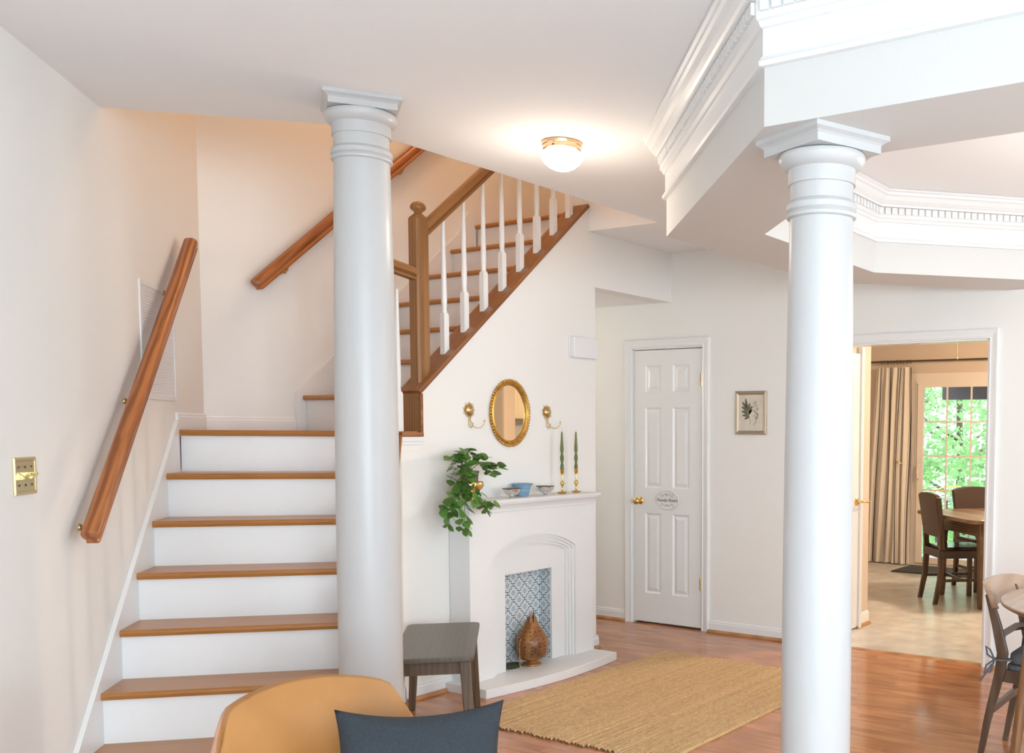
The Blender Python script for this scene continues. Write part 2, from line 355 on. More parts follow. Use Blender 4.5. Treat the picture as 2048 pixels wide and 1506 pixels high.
# wall with the mirror: cut along the stair rake, continuing as the soffit on the right
rk = lambda x: 1.632 + .895 * (x - 3.652)
wp = [(KX, 0), (5.09, 0), (5.09, 2.364), (XB, 2.364), (XB, FL2), (5.026, FL2), (5.026, rk(5.026)), (3.652, rk(3.652)), (3.652, 1.398), (KX, 1.398)]
struct(MB().prism(wp, YM, YM + .14, lambda p, q, h: (p, h, q)).build('wall_center', 'wall'), 'off-white wall with the oval mirror, sloping under the stair rail', 'wall')
kn = [(4.37, 0), (5.5, 0), (5.5, 1.39), (5.40, 1.39), (4.37, 1.39 - .929 * 1.03)]
struct(MB().prism(kn, DK, DK2, lambda p, q, h: SD(p, h, q)).build('wall_stair_side', 'wall'), 'low white knee wall behind the left column', 'wall')
# hall beside the powder room, below the soffit
struct(MB().box(5.0, 5.09, YM + .14, 6.2, 0, 2.4).build('wall_hall', 'wall'), 'end of the wall turning into the short hall', 'wall')
struct(MB().box(5.0, 6.1, 6.2, 6.3, 0, 2.4).build('wall_hall_end', 'wall'), 'wall closing the short hall', 'wall')
struct(MB().box(5.09, 6.0, YM + .14, 6.3, 2.364, 2.45).build('ceiling_hall', 'ceil'), 'low grey-white hall ceiling under the soffit', 'ceiling')
# back-right wall: powder door recess and kitchen opening
wb = MB()
KO0, KO1, KOZ = 1.845, 2.98, 2.005
wb.box(XB, XB + .12, 4.535, 6.3, 0, FL2); wb.box(XB, XB + .12, 3.915, 4.535, 2.04, FL2); wb.box(XB, XB + .12, KO1, 3.915, 0, FL2)
wb.box(XB, XB + .12, KO0, KO1, KOZ, FL2); wb.box(XB, XB + .12, -4.3, KO0, 0, FL2)
struct(wb.build('wall_right', 'wall'), 'cream wall with powder room door and kitchen opening', 'wall')
struct(MB().box(XB + .1, XB + .14, 3.85, 4.6, 0, 2.1).build('wall_powder', 'wall'), 'wall closing the powder room doorway', 'wall')
# rest of the living room, behind the viewer, with two windows and one window
w = MB(); a, b = -4.6, 6.0
w.box(a, b, -4.3, -4.2, 0, .6).box(a, b, -4.3, -4.2, 2.4, FL2).box(a, -3.3, -4.3, -4.2, .6, 2.4).box(-1.1, 2.1, -4.3, -4.2, .6, 2.4).box(4.3, b, -4.3, -4.2, .6, 2.4)
struct(w.build('wall_front', 'wall'), 'living room wall with two wide windows', 'wall')
w = MB(); w.box(-4.6, -4.5, -4.3, -2.3, 0, .55).box(-4.6, -4.5, -4.3, -2.3, 2.45, FL2).box(-4.6, -4.5, -4.3, -4.05, .55, 2.45).box(-4.6, -4.5, -2.55, -2.3, .55, 2.45)
struct(w.build('wall_behind', 'wall'), 'living room wall with one tall window behind the viewer', 'wall')
for i, (x0, x1, y0, y1, z0, z1) in enumerate(((-3.3, -1.1, -4.26, -4.23, .6, 2.4), (2.1, 4.3, -4.26, -4.23, .6, 2.4), (-4.56, -4.53, -4.05, -2.55, .55, 2.45))):
    f = MB(); lx = x1 - x0 > .1
    for t in (0, .5, 1):
        if lx: c = x0 + (x1 - x0) * t; f.box(max(x0, c - .03), min(x1, c + .03), y0, y1, z0, z1)
        else: c = y0 + (y1 - y0) * t; f.box(x0, x1, max(y0, c - .03), min(y1, c + .03), z0, z1)
    f.box(x0, x1, y0, y1, z0, z0 + .05).box(x0, x1, y0, y1, z1 - .05, z1)
    struct(f.build('window_%d' % (i + 1), 'trim'), ('white framed window in the living room front wall, nearer the left wall', 'white framed window in the living room front wall, nearer the kitchen', 'tall white framed window behind the viewer')[i], 'window')
# stairwell shaft above the ceiling opening
sh = MB(); sh.prism([(2.153, 4.29), (2.805, 3.638), (2.735, 3.568), (2.083, 4.22)], FL2, ZT); sh.box(2.8, 5.025, 3.54, 3.638, FL2, ZT); sh.box(5.026, 5.12, 3.6, YM + .14, FL2, ZT)
sh.box(5.121, 7.1, YM + .05, YM + .14, FL2, ZT); sh.box(5.9, 5.95, YM + .14, Y2, 14 * RI, ZT); sh.box(7.1, 7.2, YM, Y2 + .1, FL2, ZT)
struct(sh.build('wall_upstairs', 'wall'), 'upper stairwell walls seen through the ceiling opening', 'wall')
struct(MB().box(1.9, 7.2, 3.4, Y2 + .1, ZT, ZT + .1).build('ceiling_upstairs', 'ceil'), 'ceiling at the top of the stairwell', 'ceiling')
struct(MB().box(5.30, 7.1, YM + .143, Y2 - .001, 14 * RI - .2, 14 * RI).build('floor_upstairs', 'oak'), 'oak floor at the top of the stairs', 'floor')
light('stairwell_lamp', 'POINT', (4.5, 4.45, 4.55), 24, (1, .58, .30), .14)
# kitchen shell
KX1 = 10.2
struct(MB().box(6.06, 6.86, 3.02, 3.12, 0, 2.5).build('wall_pantry', 'kwall'), 'short kitchen wall holding the half-seen white pantry door', 'wall')
struct(MB().box(6.76, 6.86, 3.12, 4.7, 0, 2.5).build('wall_kitchen_return', 'kwall'), 'kitchen wall turning left behind the pantry', 'wall')
struct(MB().box(6.76, 10.3, 4.7, 4.8, 0, 2.5).build('wall_kitchen_left', 'kwall'), 'tan left wall of the breakfast area', 'wall')
w = MB(); w.box(KX1, KX1 + .12, 3.955, 4.8, 0, 2.5).box(KX1, KX1 + .12, 2.1, 3.955, 2.02, 2.5).box(KX1, KX1 + .12, -1.2, 2.1, 0, 2.5)
struct(w.build('wall_kitchen_far', 'kwall'), 'tan kitchen wall around the sliding glass door', 'wall')
struct(MB().box(6.06, 10.3, -1.2, -1.1, 0, 2.5).build('wall_kitchen_right', 'kwall'), 'kitchen wall with cream cabinets, seen only in the mirror', 'wall')
struct(MB().box(6.06, 10.3, -1.2, 4.8, 2.44, 2.54).build('ceiling_kitchen', 'ceil'), 'kitchen ceiling', 'ceiling')
struct(MB().box(6.065, 6.075, -1.2, KO0 - .02, 0, 2.44).build('wall_kitchen_near', 'kwall'), 'kitchen side of the wall around the opening', 'wall')
light('added_dining_fill', 'POINT', (4.37, .64, 1.95), 20, (1, .95, .88), .2)  # added fill light without a fixture, brightens right wall and dining ceiling
light('added_hall_fill', 'POINT', (5.5, 5.85, 1.9), 8, (1, .9, .76), .1)  # added fill out of view, lifts the wall around the powder room door
light('kitchen_ceiling_lamp', 'POINT', (8.2, 1.7, 2.3), 148, (1, .78, .57), .12)

# ------------------------------------------------------------------ baseboards with oak shoe moulding
def baseboard(name, p0, p1, z0, hgt, label, shoe=True, side=1):
    """p0->p1 along the wall; room lies to the right of the direction times side"""
    d = Vector((p1[0] - p0[0], p1[1] - p0[1], 0)); L = d.length; d.normalize(); nrm = Vector((d.y, -d.x, 0)) * side
    f = lambda p, q, h: tuple(Vector((p0[0], p0[1], z0)) + d * h + nrm * p + Vector((0, 0, q)))
    pr = [(0, 0), (.013, 0), (.013, hgt - .022), (.009, hgt - .012), (.010, hgt - .008), (.005, hgt), (0, hgt)]
    b = struct(MB().prism(pr, 0, L, f).build(name, 'trim'), label, 'baseboard')
    if shoe:
        sp = [(.0135, .001), (.032, .001), (.031, .008), (.026, .015), (.019, .019), (.0135, .020)]
        MB().prism(sp, 0, L, f).build('shoe_moulding', 'shoe', b)
    return b
baseboard('baseboard_center', (KX, YM), (5.103, YM), 0, .085, 'white baseboard with oak shoe under the mirror wall')
baseboard('baseboard_hall', (5.09, YM - .012), (5.09, 6.2), 0, .085, 'white baseboard end wrapping into the hall')
baseboard('baseboard_back', (XB, 6.2), (XB, 4.601), 0, .085, 'white baseboard left of the powder room door')
baseboard('baseboard_right', (XB, 3.85), (XB, 3.05), 0, .085, 'white baseboard between powder room door and right column')
baseboard('baseboard_dining', (XB, KO0 - .065), (XB, -4.2), 0, .085, 'white baseboard right of the kitchen opening')
baseboard('baseboard_landing', SD(S7 + .02, DL)[:2], (xc, Y2), LAND, .085, 'white landing baseboard below the wall grille', False)
baseboard('baseboard_landing_back', (xc, Y2), (3.642, Y2), LAND, .075, 'white landing baseboard along the stairwell wall', False)
baseboard('baseboard_pantry', (6.62, 3.02), (6.86, 3.02), 0, .1, 'white baseboard at the pantry wall corner in the kitchen')
baseboard('baseboard_kitchen', (10.2, 4.7), (10.2, 4.02), 0, .1, 'white baseboard behind the striped curtain', False)

# ------------------------------------------------------------------ octagonal ceiling beam with dentil crown
IN = [(2.861, .061), (2.861, 1.252), (3.779, 2.170), (4.954, 2.170), (5.903, 1.221), (5.903, .061), (4.954, -.888), (3.791, -.888)]
def off_poly(poly, d):
    """poly is clockwise; offset outward by d"""
    n = len(poly); out = []
    for i in range(n):
        a, b, c = (Vector(poly[(i + k) % n]) for k in (-1, 0, 1))
        t1 = (b - a).normalized(); t2 = (c - b).normalized(); n1 = Vector((-t1.y, t1.x)); n2 = Vector((-t2.y, t2.x))
        m = (n1 + n2) / (1 + n1.dot(n2)); out.append(tuple(b + m * d))
    return out
BW = .40
OUT = off_poly(IN, BW)
def clipx(poly, xm):
    out = []
    for i in range(len(poly)):
        a, b = poly[i], poly[(i + 1) % len(poly)]
        if a[0] <= xm: out.append(a)
        if (a[0] - xm) * (b[0] - xm) < 0:
            t = (xm - a[0]) / (b[0] - a[0]); out.append((xm, a[1] + t * (b[1] - a[1])))
    return out
ring = thing('ceiling_beam', 'octagonal dropped ceiling beam with white dentil crown moulding over the dining area', 'beam', kind='structure')
PROF = [(0, 2.448), (.017, 2.449), (.019, 2.462), (.013, 2.469), (.010, 2.476), (.006, 2.4775), (.006, 2.552), (.014, 2.555), (.021, 2.568), (.028, 2.572), (.028, 2.588),
        (.028, 2.626), (.046, 2.627), (.048, 2.637), (.056, 2.643), (.068, 2.656), (.078, 2.676), (.088, 2.682), (.091, 2.693), (.100, 2.698), (.100, 2.709)]
def side_piece(poly, i, nm, m, prof, sgn, lay):
    n = len(poly); vs = []; fs = []
    for d, z in prof:
        q = off_poly(poly, d * sgn) if d else poly
        vs += [(*q[i], z), (*q[(i + 1) % n], z)]
    for k in range(len(prof) - 1): fs.append((2 * k, 2 * k + 1, 2 * k + 3, 2 * k + 2) if sgn < 0 else (2 * k + 2, 2 * k + 3, 2 * k + 1, 2 * k))
    return MB().add(vs, fs).build(nm, m, ring)
NAMES8 = 8
for i in range(8):
    j = (i + 1) % 8
    q = clipx([OUT[i], OUT[j], IN[j], IN[i]], XB - .0005)
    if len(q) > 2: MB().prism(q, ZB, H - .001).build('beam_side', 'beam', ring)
den = None
def dentils(poly, i, sgn):
    global den
    a = Vector(poly[i]); b = Vector(poly[(i + 1) % 8]); t = (b - a).normalized(); nn = Vector((-t.y, t.x)) * sgn; L = (b - a).length
    if den is None:
        me = MB().box(-.0135, .0135, -.003, .011, 0, .034).build('dentil', 'trim', ring); den = me
        first = True
    else: first = False
    n = int(L / .038); st = L / n
    for k in range(n):
        p = a + t * (st * (k + .5)) + nn * .028
        if p.x > XB - .03: continue
        o = den if first and k == 0 else den.copy()
        if o is not den or not first or k: COL.objects.link(o)
        o.parent = ring; o.location = (p.x, p.y, 2.590); o.rotation_euler = (0, 0, math.atan2(nn.y, nn.x) - PI / 2)
for i in (0, 1, 2): side_piece(OUT, i, 'crown_moulding', 'trim', PROF, 1, 0)
for i in (0, 1, 2, 3, 4): side_piece(IN, i, 'crown_moulding', 'trim', PROF, -1, 0)
dentils(OUT, 0, 1); dentils(OUT, 1, 1); dentils(IN, 2, -1); dentils(IN, 3, -1)

# ------------------------------------------------------------------ columns
def column(x, y, top, rb, rt, rz, ab, label):
    t = thing('column', label, 'column', (x, y, 0), rz)
    h = ab / 2; st = [(h, 0), (h, -.013), (h - .012, -.02), (h - .018, -.026), (h - .018, -.048)]
    vs = []; fs = []
    for d, z in st: vs += [(-d, -d, top + z), (d, -d, top + z), (d, d, top + z), (-d, d, top + z)]
    for k in range(len(st) - 1):
        for i in range(4): fs.append((4 * (k + 1) + i, 4 * (k + 1) + (i + 1) % 4, 4 * k + (i + 1) % 4, 4 * k + i))
    fs.append((16, 19, 18, 17)); fs.append((0, 1, 2, 3))
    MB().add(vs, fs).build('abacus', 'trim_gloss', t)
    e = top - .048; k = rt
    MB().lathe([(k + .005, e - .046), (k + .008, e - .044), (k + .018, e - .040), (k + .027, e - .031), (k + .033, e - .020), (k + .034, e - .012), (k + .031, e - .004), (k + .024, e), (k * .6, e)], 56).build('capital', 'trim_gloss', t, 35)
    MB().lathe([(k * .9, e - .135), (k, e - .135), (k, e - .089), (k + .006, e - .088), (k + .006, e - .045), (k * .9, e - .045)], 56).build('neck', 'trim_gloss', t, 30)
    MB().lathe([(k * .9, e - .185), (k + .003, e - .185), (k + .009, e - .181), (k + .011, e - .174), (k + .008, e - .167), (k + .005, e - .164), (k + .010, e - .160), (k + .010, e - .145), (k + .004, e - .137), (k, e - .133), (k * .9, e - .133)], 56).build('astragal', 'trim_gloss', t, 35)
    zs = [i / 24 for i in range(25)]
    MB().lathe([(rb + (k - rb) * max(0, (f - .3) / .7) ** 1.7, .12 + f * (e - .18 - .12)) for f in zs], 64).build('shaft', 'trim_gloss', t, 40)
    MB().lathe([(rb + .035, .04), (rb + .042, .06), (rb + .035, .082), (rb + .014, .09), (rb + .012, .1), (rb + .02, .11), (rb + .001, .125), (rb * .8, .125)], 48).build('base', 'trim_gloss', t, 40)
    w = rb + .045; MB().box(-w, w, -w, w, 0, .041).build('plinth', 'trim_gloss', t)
    return t
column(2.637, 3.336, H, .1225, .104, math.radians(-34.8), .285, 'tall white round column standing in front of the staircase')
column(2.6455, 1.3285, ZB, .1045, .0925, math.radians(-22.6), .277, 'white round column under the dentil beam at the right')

# ------------------------------------------------------------------ staircase
stair = thing('staircase', 'white staircase with oak treads turning at a landing', 'staircase', SD(4.07, 1.06))
ox, oy = stair.location.x, stair.location.y
def st_obj(mb, name, m, **k):
    mb.v = [(a - ox, b - oy, c) for a, b, c in mb.v]
    return mb.build(name, m, stair, **k)
# tread profile (run, height): rounded nosing; lower flight
def nose_prof(ln, th=.028):
    return [(0.006, 0), (ln, 0), (ln, -th), (.006, -th), (.001, -th + .006), (-.001, -th / 2), (.001, -.006)]
lm = Matrix.Rotation(-PI / 4, 4, 'Z')
for k in range(1, 7):
    S = S7 - RUN * (7 - k); d0 = DK2 + .002; d1 = DL - .02
    # built along local X so the grain follows the board
    W_ = d1 - d0
    b = MB().prism(nose_prof(RUN + .028), 0, W_, lambda p, q, h: (h, p, q))
    b.build('tread', 'oak', stair, loc=(SD(S, d1)[0] - ox, SD(S, d1)[1] - oy, RI * k), rot=(0, 0, -PI / 4))
    st_obj(MB().prism([(S + .022, d0), (S + .04, d0), (S + .04, d1), (S + .022, d1)], RI * (k - 1), RI * k - .028, lambda p, q, h: SD(p, q, h)), 'riser', 'riser')
S = S7
st_obj(MB().prism([(S + .022, DK2), (S + .04, DK2), (S + .04, DL - .02), (S + .022, DL - .02)], RI * 6, LAND - .028, lambda p, q, h: SD(p, q, h)), 'riser', 'riser')
W_ = DL - .02 - .56
MB().prism(nose_prof(.09), 0, W_, lambda p, q, h: (h, p, q)).build('landing_nosing', 'oak', stair, loc=(SD(S7, DL - .02)[0] - ox, SD(S7, DL - .02)[1] - oy, LAND), rot=(0, 0, -PI / 4))
lp = [SD(S7 + .09, DL - .004)[:2], (xc + .004, Y2 - .004), (3.72, Y2 - .004), (3.72, YM + .142), (3.653, YM + .142), (3.653, YM + .006), (KX + .03, YM + .006), SD(S7 + .09, .56)[:2]]
st_obj(MB().prism(lp, LAND - .2, LAND), 'landing', 'oak')
for k in range(8, 15):
    x = 3.682 + RUN2 * (k - 8); y0, y1 = YM + .143, Y2 - .022
    if k < 15:
        b = MB().prism(nose_prof(RUN2 + .028), y0, y1, lambda p, q, h: (x - ox + p, h - oy, RI * k + q)); b.build('tread', 'oak', stair)
    st_obj(MB().box(x + .022, x + .04, y0, y1, RI * (k - 1), RI * k - .028), 'riser', 'riser')
# skirt boards
sk = lambda s: LAND + .929 * (s - S7) + .046
st_obj(MB().prism([(3.95, .001), (4.25, .001), (5.385, LAND - .2), (5.385, sk(5.385)), (5.372, sk(5.372) + .006), (3.95, sk(3.95) - .0)], DL - .02, DL - .001, lambda p, q, h: SD(p, h, q)), 'skirt_board', 'trim')
s2 = lambda x: 1.632 + .895 * (x - 3.682) + .05
st_obj(MB().prism([(3.642, LAND), (3.74, LAND), (5.06, s2(5.06) - .3), (5.06, 14 * RI + .08), (4.99, 14 * RI + .075), (4.9, s2(4.9)), (3.642, s2(3.642))], Y2 - .02, Y2 - .001, lambda p, q, h: (p, h, q)), 'skirt_board', 'trim')
# cap over the knee wall of the lower flight (hidden end behind the column)
ln = math.hypot(1.03, .957)
MB().box(0, ln, -.08, .08, -.0, .024).build('stair_cap', 'cap', stair, loc=(SD(4.37, (DK + DK2) / 2)[0] - ox, SD(4.37, (DK + DK2) / 2)[1] - oy, 1.39 - .957), rot=(0, -math.atan(.929), PI / 4))
# raking cap on the mirror wall
ang = math.atan(.895); c0 = Vector((3.645, YM + .066, rk(3.645)))
L2 = (5.024 - 3.645) / math.cos(ang)
MB().box(0, L2, -.08, .08, 0, .022).build('stair_cap', 'cap', stair, loc=(c0.x - ox, c0.y - oy, c0.z + .001), rot=(0, -ang, 0))
st_obj(MB().box(3.638, 3.6518, YM + .006, YM + .137, 1.4225, rk(3.645) + .003), 'end_panel', 'newel')
st_obj(MB().box(3.64, 3.657, YM - .012, YM - .0005, 1.405, rk(3.645) + .002), 'edge_strip', 'cap')
st_obj(MB().box(KX - .005, 3.657, YM - .014, YM + .14, 1.4, 1.4225), 'ledge', 'cap')
st_obj(MB().box(KX, 3.663, YM - .012, YM - .0005, 1.375, 1.399).box(KX, 3.668, YM - .006, YM - .0005, 1.36, 1.375), 'ledge_moulding', 'trim')

# balustrade: newel, rails, balusters
bal = thing('balustrade', 'oak handrail with newel post and white turned balusters on the upper flight', 'balustrade', (3.71, YM + .07, rk(3.71)))
bo = bal.location
def bl(mb, name, m, **k):
    mb.v = [(a - bo.x, b - bo.y, c - bo.z) for a, b, c in mb.v]
    return mb.build(name, m, bal, **k)
nx, ny, hw = 3.7155, 4.2585, .0415
def octsq(w, c): return [(-w, -w + c), (-w + c, -w), (w - c, -w), (w, -w + c), (w, w - c), (w - c, w), (-w + c, w), (-w, w - c)]
nb = rk(nx) - .02
npst = bl(MB().prism([(nx + p, ny + q) for p, q in octsq(hw, .012)], nb, 2.552), 'newel_post', 'newel')
cn = MB(); cn.add([(nx + p, ny + q, 2.552) for p, q in octsq(hw, .012)] + [(nx + p, ny + q, 2.567) for p, q in octsq(.034, .01)], [(i, (i + 1) % 8, 8 + (i + 1) % 8, 8 + i) for i in range(8)] + [tuple(range(8, 16))])
bl(cn, 'newel_chamfer', 'newel').parent = npst
fin = MB().lathe([(.034, 2.566), (.036, 2.570), (.026, 2.578), (.020, 2.586), (.021, 2.591), (.032, 2.598), (.040, 2.606), (.042, 2.613), (.040, 2.622), (.033, 2.634), (.022, 2.642), (.009, 2.646), (.001, 2.6465)], 32, (nx, ny, 0))
bl(fin, 'finial', 'newel', smooth=50).parent = npst
RP = [(-.022, -.032), (.022, -.032), (.024, -.024), (.018, -.014), (.030, -.004), (.032, .012), (.026, .026), (.012, .033), (-.012, .033), (-.026, .026), (-.032, .012), (-.030, -.004), (-.018, -.014), (-.024, -.024)]
def railmesh(L): return MB().prism(RP, 0, L, lambda p, q, h: (h, p, q))
railmesh(2.3).build('handrail', 'stairrail', bal, smooth=35, loc=(nx + .03 - bo.x, ny - bo.y, 2.500 - bo.z), rot=(0, -ang, 0))
# level rail towards the lower flight, then down behind the column
e0 = Vector((nx - .035, ny - .002, 2.262)); e1 = Vector((*SD(5.415, .545)[:2], 2.285)); d = e1 - e0
railmesh(d.length).build('handrail', 'stairrail', bal, smooth=35, loc=e0 - bo, rot=(0, -math.asin(d.z / d.length), math.atan2(d.y, d.x)))
e2 = Vector((*SD(4.37, .545)[:2], 2.285 - .929 * 1.045)); d = e2 - e1
railmesh(d.length).build('handrail', 'stairrail', bal, smooth=35, loc=e1 - bo, rot=(0, -math.asin(d.z / d.length), math.atan2(d.y, d.x)))
def baluster(h):
    a = .017; m = MB()
    m.add([(p, q, z) for z in (-.03, .2) for p, q in ((-a, -a), (a, -a), (a, a), (-a, a))] + [(p * .8, q * .8, .213) for p, q in ((-a, -a), (a, -a), (a, a), (-a, a))],
          [(3, 2, 1, 0), (0, 1, 5, 4), (1, 2, 6, 5), (2, 3, 7, 6), (3, 0, 4, 7), (4, 5, 9, 8), (5, 6, 10, 9), (6, 7, 11, 10), (7, 4, 8, 11), (8, 9, 10, 11)])
    m.lathe([(.0125, .205), (.0155, .222), (.0125, .232), (.0145, .24), (.0145, .25), (.0165, .28), (.0085, h)], 14)
    return m
me = None
for i in range(9):
    x = 3.878 + .1478 * i
    zt = rk(x) + .022 / math.cos(ang)
    if me is None: o = baluster(.742).build('baluster', 'trim', bal, smooth=35); me = o
    else: o = me.copy(); COL.objects.link(o); o.parent = bal
    o.location = (x - bo.x, YM + .062 - bo.y, zt - bo.z)
o = me.copy(); COL.objects.link(o); o.parent = bal; o.location = (3.548 - bo.x, YM + .05 - bo.y, 1.4225 - bo.z)
for i in range(6):
    s_ = 5.30 - .15 * i; o = me.copy(); COL.objects.link(o); o.parent = bal; p = SD(s_, .545)
    o.location = (p[0] - bo.x, p[1] - bo.y, 1.39 - .929 * (5.40 - s_) + .03 - bo.z)

# wall handrails
def wall_rail(label, p0, p1, wn, brk):
    p0 = Vector(p0); p1 = Vector(p1); d = p1 - p0; t = thing('wall_handrail', label, 'handrail', tuple(p0))
    RW = [(-.021, -.034), (.021, -.034), (.024, -.026), (.019, -.014), (.030, -.002), (.032, .014), (.025, .029), (.012, .035), (-.012, .035), (-.025, .029), (-.032, .014), (-.030, -.002), (-.019, -.014), (-.024, -.026)]
    L = d.length; vs = []; st = [(0, .86), (.006, .95), (.014, 1), (L - .014, 1), (L - .006, .95), (L, .86)]; n = len(RW); fs = []
    for h, k in st: vs += [(h, p * k, q * k) for p, q in RW]
    for a in range(len(st) - 1): fs += [(a * n + i, a * n + (i + 1) % n, (a + 1) * n + (i + 1) % n, (a + 1) * n + i) for i in range(n)]
    fs += [tuple(range(n - 1, -1, -1)), tuple((len(st) - 1) * n + i for i in range(n))]
    MB().add(vs, fs).build('rail', 'rail', t, smooth=40, rot=(0, -math.asin(d.z / L), math.atan2(d.y, d.x)))
    wn = Vector(wn)
    for f in brk:
        p = d * f; q = p + wn * .075 + Vector((0, 0, -.075))
        m = MB().tube([p + Vector((0, 0, -.034)), p + Vector((0, 0, -.06)) + wn * .008, p + Vector((0, 0, -.082)) + wn * .03, q + wn * -.012, q], .006, 8)
        k = m.ball(tuple(q), .014, 10, 6)
        k.build('bracket', 'antique', t, smooth=60)
n_l = Vector((-Q, Q, 0))
D_ = DL - .075
wall_rail('thick reddish oak handrail climbing the left wall', (*SD(4.09, D_)[:2], 1.035), (*SD(5.475, D_)[:2], 2.345), n_l, (.08, .45, .85))
wall_rail('reddish oak handrail on the stairwell wall, partly behind the left column', (3.37, Y2 - .075, 2.225), (5.6, Y2 - .075, 2.225 + .89 * 2.23), (0, 1, 0), (.09, .46))

# ------------------------------------------------------------------ left wall fittings
def on_left(S, z): p = SD(S, DL); return (p[0], p[1], z)
# local frame for things on the left wall: X along the wall (S), Y out of the wall is -local y
RZL = PI / 4
sp = thing('switch_plate', 'square brass triple switch plate on the left wall', 'switch plate', on_left(3.765, 1.277), RZL)
w_, h_ = .08, .062
pl = MB(); st = [(0, 0, 0), (0, 0, .004), (.004, .004, .008), (.010, .010, .008), (.014, .014, .005)]
vs = []
for a, b_, d_ in st: vs += [(-w_ + a, -d_, -h_ + b_), (w_ - a, -d_, -h_ + b_), (w_ - a, -d_, h_ - b_), (-w_ + a, -d_, h_ - b_)]
pl.add(vs, [(4 * k + i, 4 * k + (i + 1) % 4, 4 * k + 4 + (i + 1) % 4, 4 * k + 4 + i) for k in range(4) for i in range(4)] + [(16, 17, 18, 19)])
pl.build('plate', 'plate', sp)
for i in (-1, 0, 1):
    for j in (-1, 1):
        MB().lathe([(.004, -.001), (.0035, .0015)], 10).build('screw', 'iron', sp, loc=(i * .046, -.0055, j * .030), rot=(PI / 2, 0, 0))
    up = 1 if i > -1 else -1
    MB().add([(-.005, 0, -.011), (.005, 0, -.011), (.005, 0, .011), (-.005, 0, .011), (-.004, -.018, up * .006 - .004), (.004, -.018, up * .006 - .004), (.004, -.018, up * .006 + .004), (-.004, -.018, up * .006 + .004)],
             [(3, 2, 1, 0), (4, 5, 6, 7), (0, 1, 5, 4), (1, 2, 6, 5), (2, 3, 7, 6), (3, 0, 4, 7)]).build('toggle', 'plate', sp, loc=(i * .046, -.005, 0))
gr = thing('return_air_grille', 'flat white louvred air grille behind the long handrail', 'grille', on_left(5.178, 1.83), RZL)
gw, gh = .243, .262
MB().box(-gw, -gw + .02, -.006, 0, -gh, gh).box(gw - .02, gw, -.006, 0, -gh, gh).box(-gw + .02, gw - .02, -.006, 0, -gh, -gh + .02).box(-gw + .02, gw - .02, -.006, 0, gh - .02, gh).build('grille_frame', 'plastic', gr)
MB().box(-gw + .01, gw - .01, -.0015, 0, -gh + .01, gh - .01).build('grille_backing', 'plastic', gr)
g = MB()
for i in range(40):
    z = -gh + .024 + i * (2 * gh - .048) / 39; g.add([(-gw + .02, -.002, z + .004), (gw - .02, -.002, z + .004), (gw - .02, -.0032, z - .003), (-gw + .02, -.0032, z - .003)], [(0, 1, 2, 3)])
o = g.build('slat', 'plastic', gr); o['kind'] = 'stuff'

# ------------------------------------------------------------------ ceiling light
lt = thing('ceiling_light', 'small round flush ceiling light with brushed bronze band and glowing opal bowl', 'ceiling light', (3.437, 3.012, H))
MB().lathe([(.086, -.0005), (.088, -.004), (.086, -.016), (.083, -.018), (.084, -.021), (.083, -.034), (.080, -.037), (.078, -.04), (.05, -.04)], 48).build('band', 'bronze', lt, smooth=30)
MB().lathe([(.07, -.036), (.080, -.040), (.089, -.05), (.0925, -.062), (.089, -.076), (.078, -.092), (.058, -.109), (.034, -.120), (.012, -.1245), (.001, -.125)], 48, cap=False).build('glass_bowl', 'opal', lt, smooth=60)
MB().ball((0, 0, 0), .006, 8, 6).build('screw', 'iron', lt, loc=(-.079, -.02, -.029))
light('ceiling_bulb', 'POINT', (3.437, 3.012, 2.34), 6.5, (1, .86, .72), .09)

# ------------------------------------------------------------------ door casing and powder room door
def casing(name, y0, y1, zt, w, label, cat='trim'):
    """U-shaped casing on the right wall (faces -x), opening y0..y1, height zt"""
    pr = [(0, 0), (.004, -.011), (.012, -.014), (.016, -.011), (.03, -.013), (.045, -.018), (w - .008, -.02), (w, -.016), (w, 0)]
    vs = []; fs = []; n = len(pr)
    for p, q in pr: vs += [(XB + q, y0 - p, 0), (XB + q, y0 - p, zt + p), (XB + q, y1 + p, zt + p), (XB + q, y1 + p, 0)]
    for i in range(n - 1):
        for k in range(3): fs.append((4 * i + k, 4 * i + k + 1, 4 * i + 5 + k, 4 * i + 4 + k))
    o = MB().add(vs, fs).build(name, 'trim')
    return struct(o, label, cat)
casing('trim_2', 3.915, 4.535, 2.04, .066, 'white moulded casing around the powder room door')
casing('trim_3', KO0, KO1, KOZ, .064, 'white moulded casing around the kitchen opening')
jb = MB().box(XB, XB + .12, KO0 - .001, KO0 + .006, 0, KOZ).box(XB, XB + .12, KO1 - .006, KO1 + .001, 0, KOZ).box(XB, XB + .12, KO0, KO1, KOZ - .006, KOZ + .001)
struct(jb.build('trim_4', 'trim'), 'white jamb lining of the kitchen opening', 'trim')
jb = MB().box(XB - .002, XB + .09, 3.912, 3.919, 0, 2.04).box(XB - .002, XB + .09, 4.528, 4.536, 0, 2.04).box(XB - .002, XB + .09, 3.915, 4.535, 2.033, 2.041)
struct(jb.build('trim_5', 'trim'), 'white jamb of the powder room door', 'trim')
dr = thing('door_1', 'white six-panel powder room door', 'door', (XB + .006, 4.2235, .014), 0, kind='structure')
DW, DH = .3015, 2.014        # half width, height; local y left = +
PA = [(.053, .2), (-.196, -.048)]
cols = [(4.424 - 4.2235, 4.279 - 4.2235), (4.177 - 4.2235, 4.029 - 4.2235)]
rows = [(1.904, 1.704), (1.595, 1.002), (.815, .216)]
sl = MB(); xs = sorted([-DW, DW] + [v for c in cols for v in c]); zs = sorted([0, DH] + [v for r in rows for v in r])
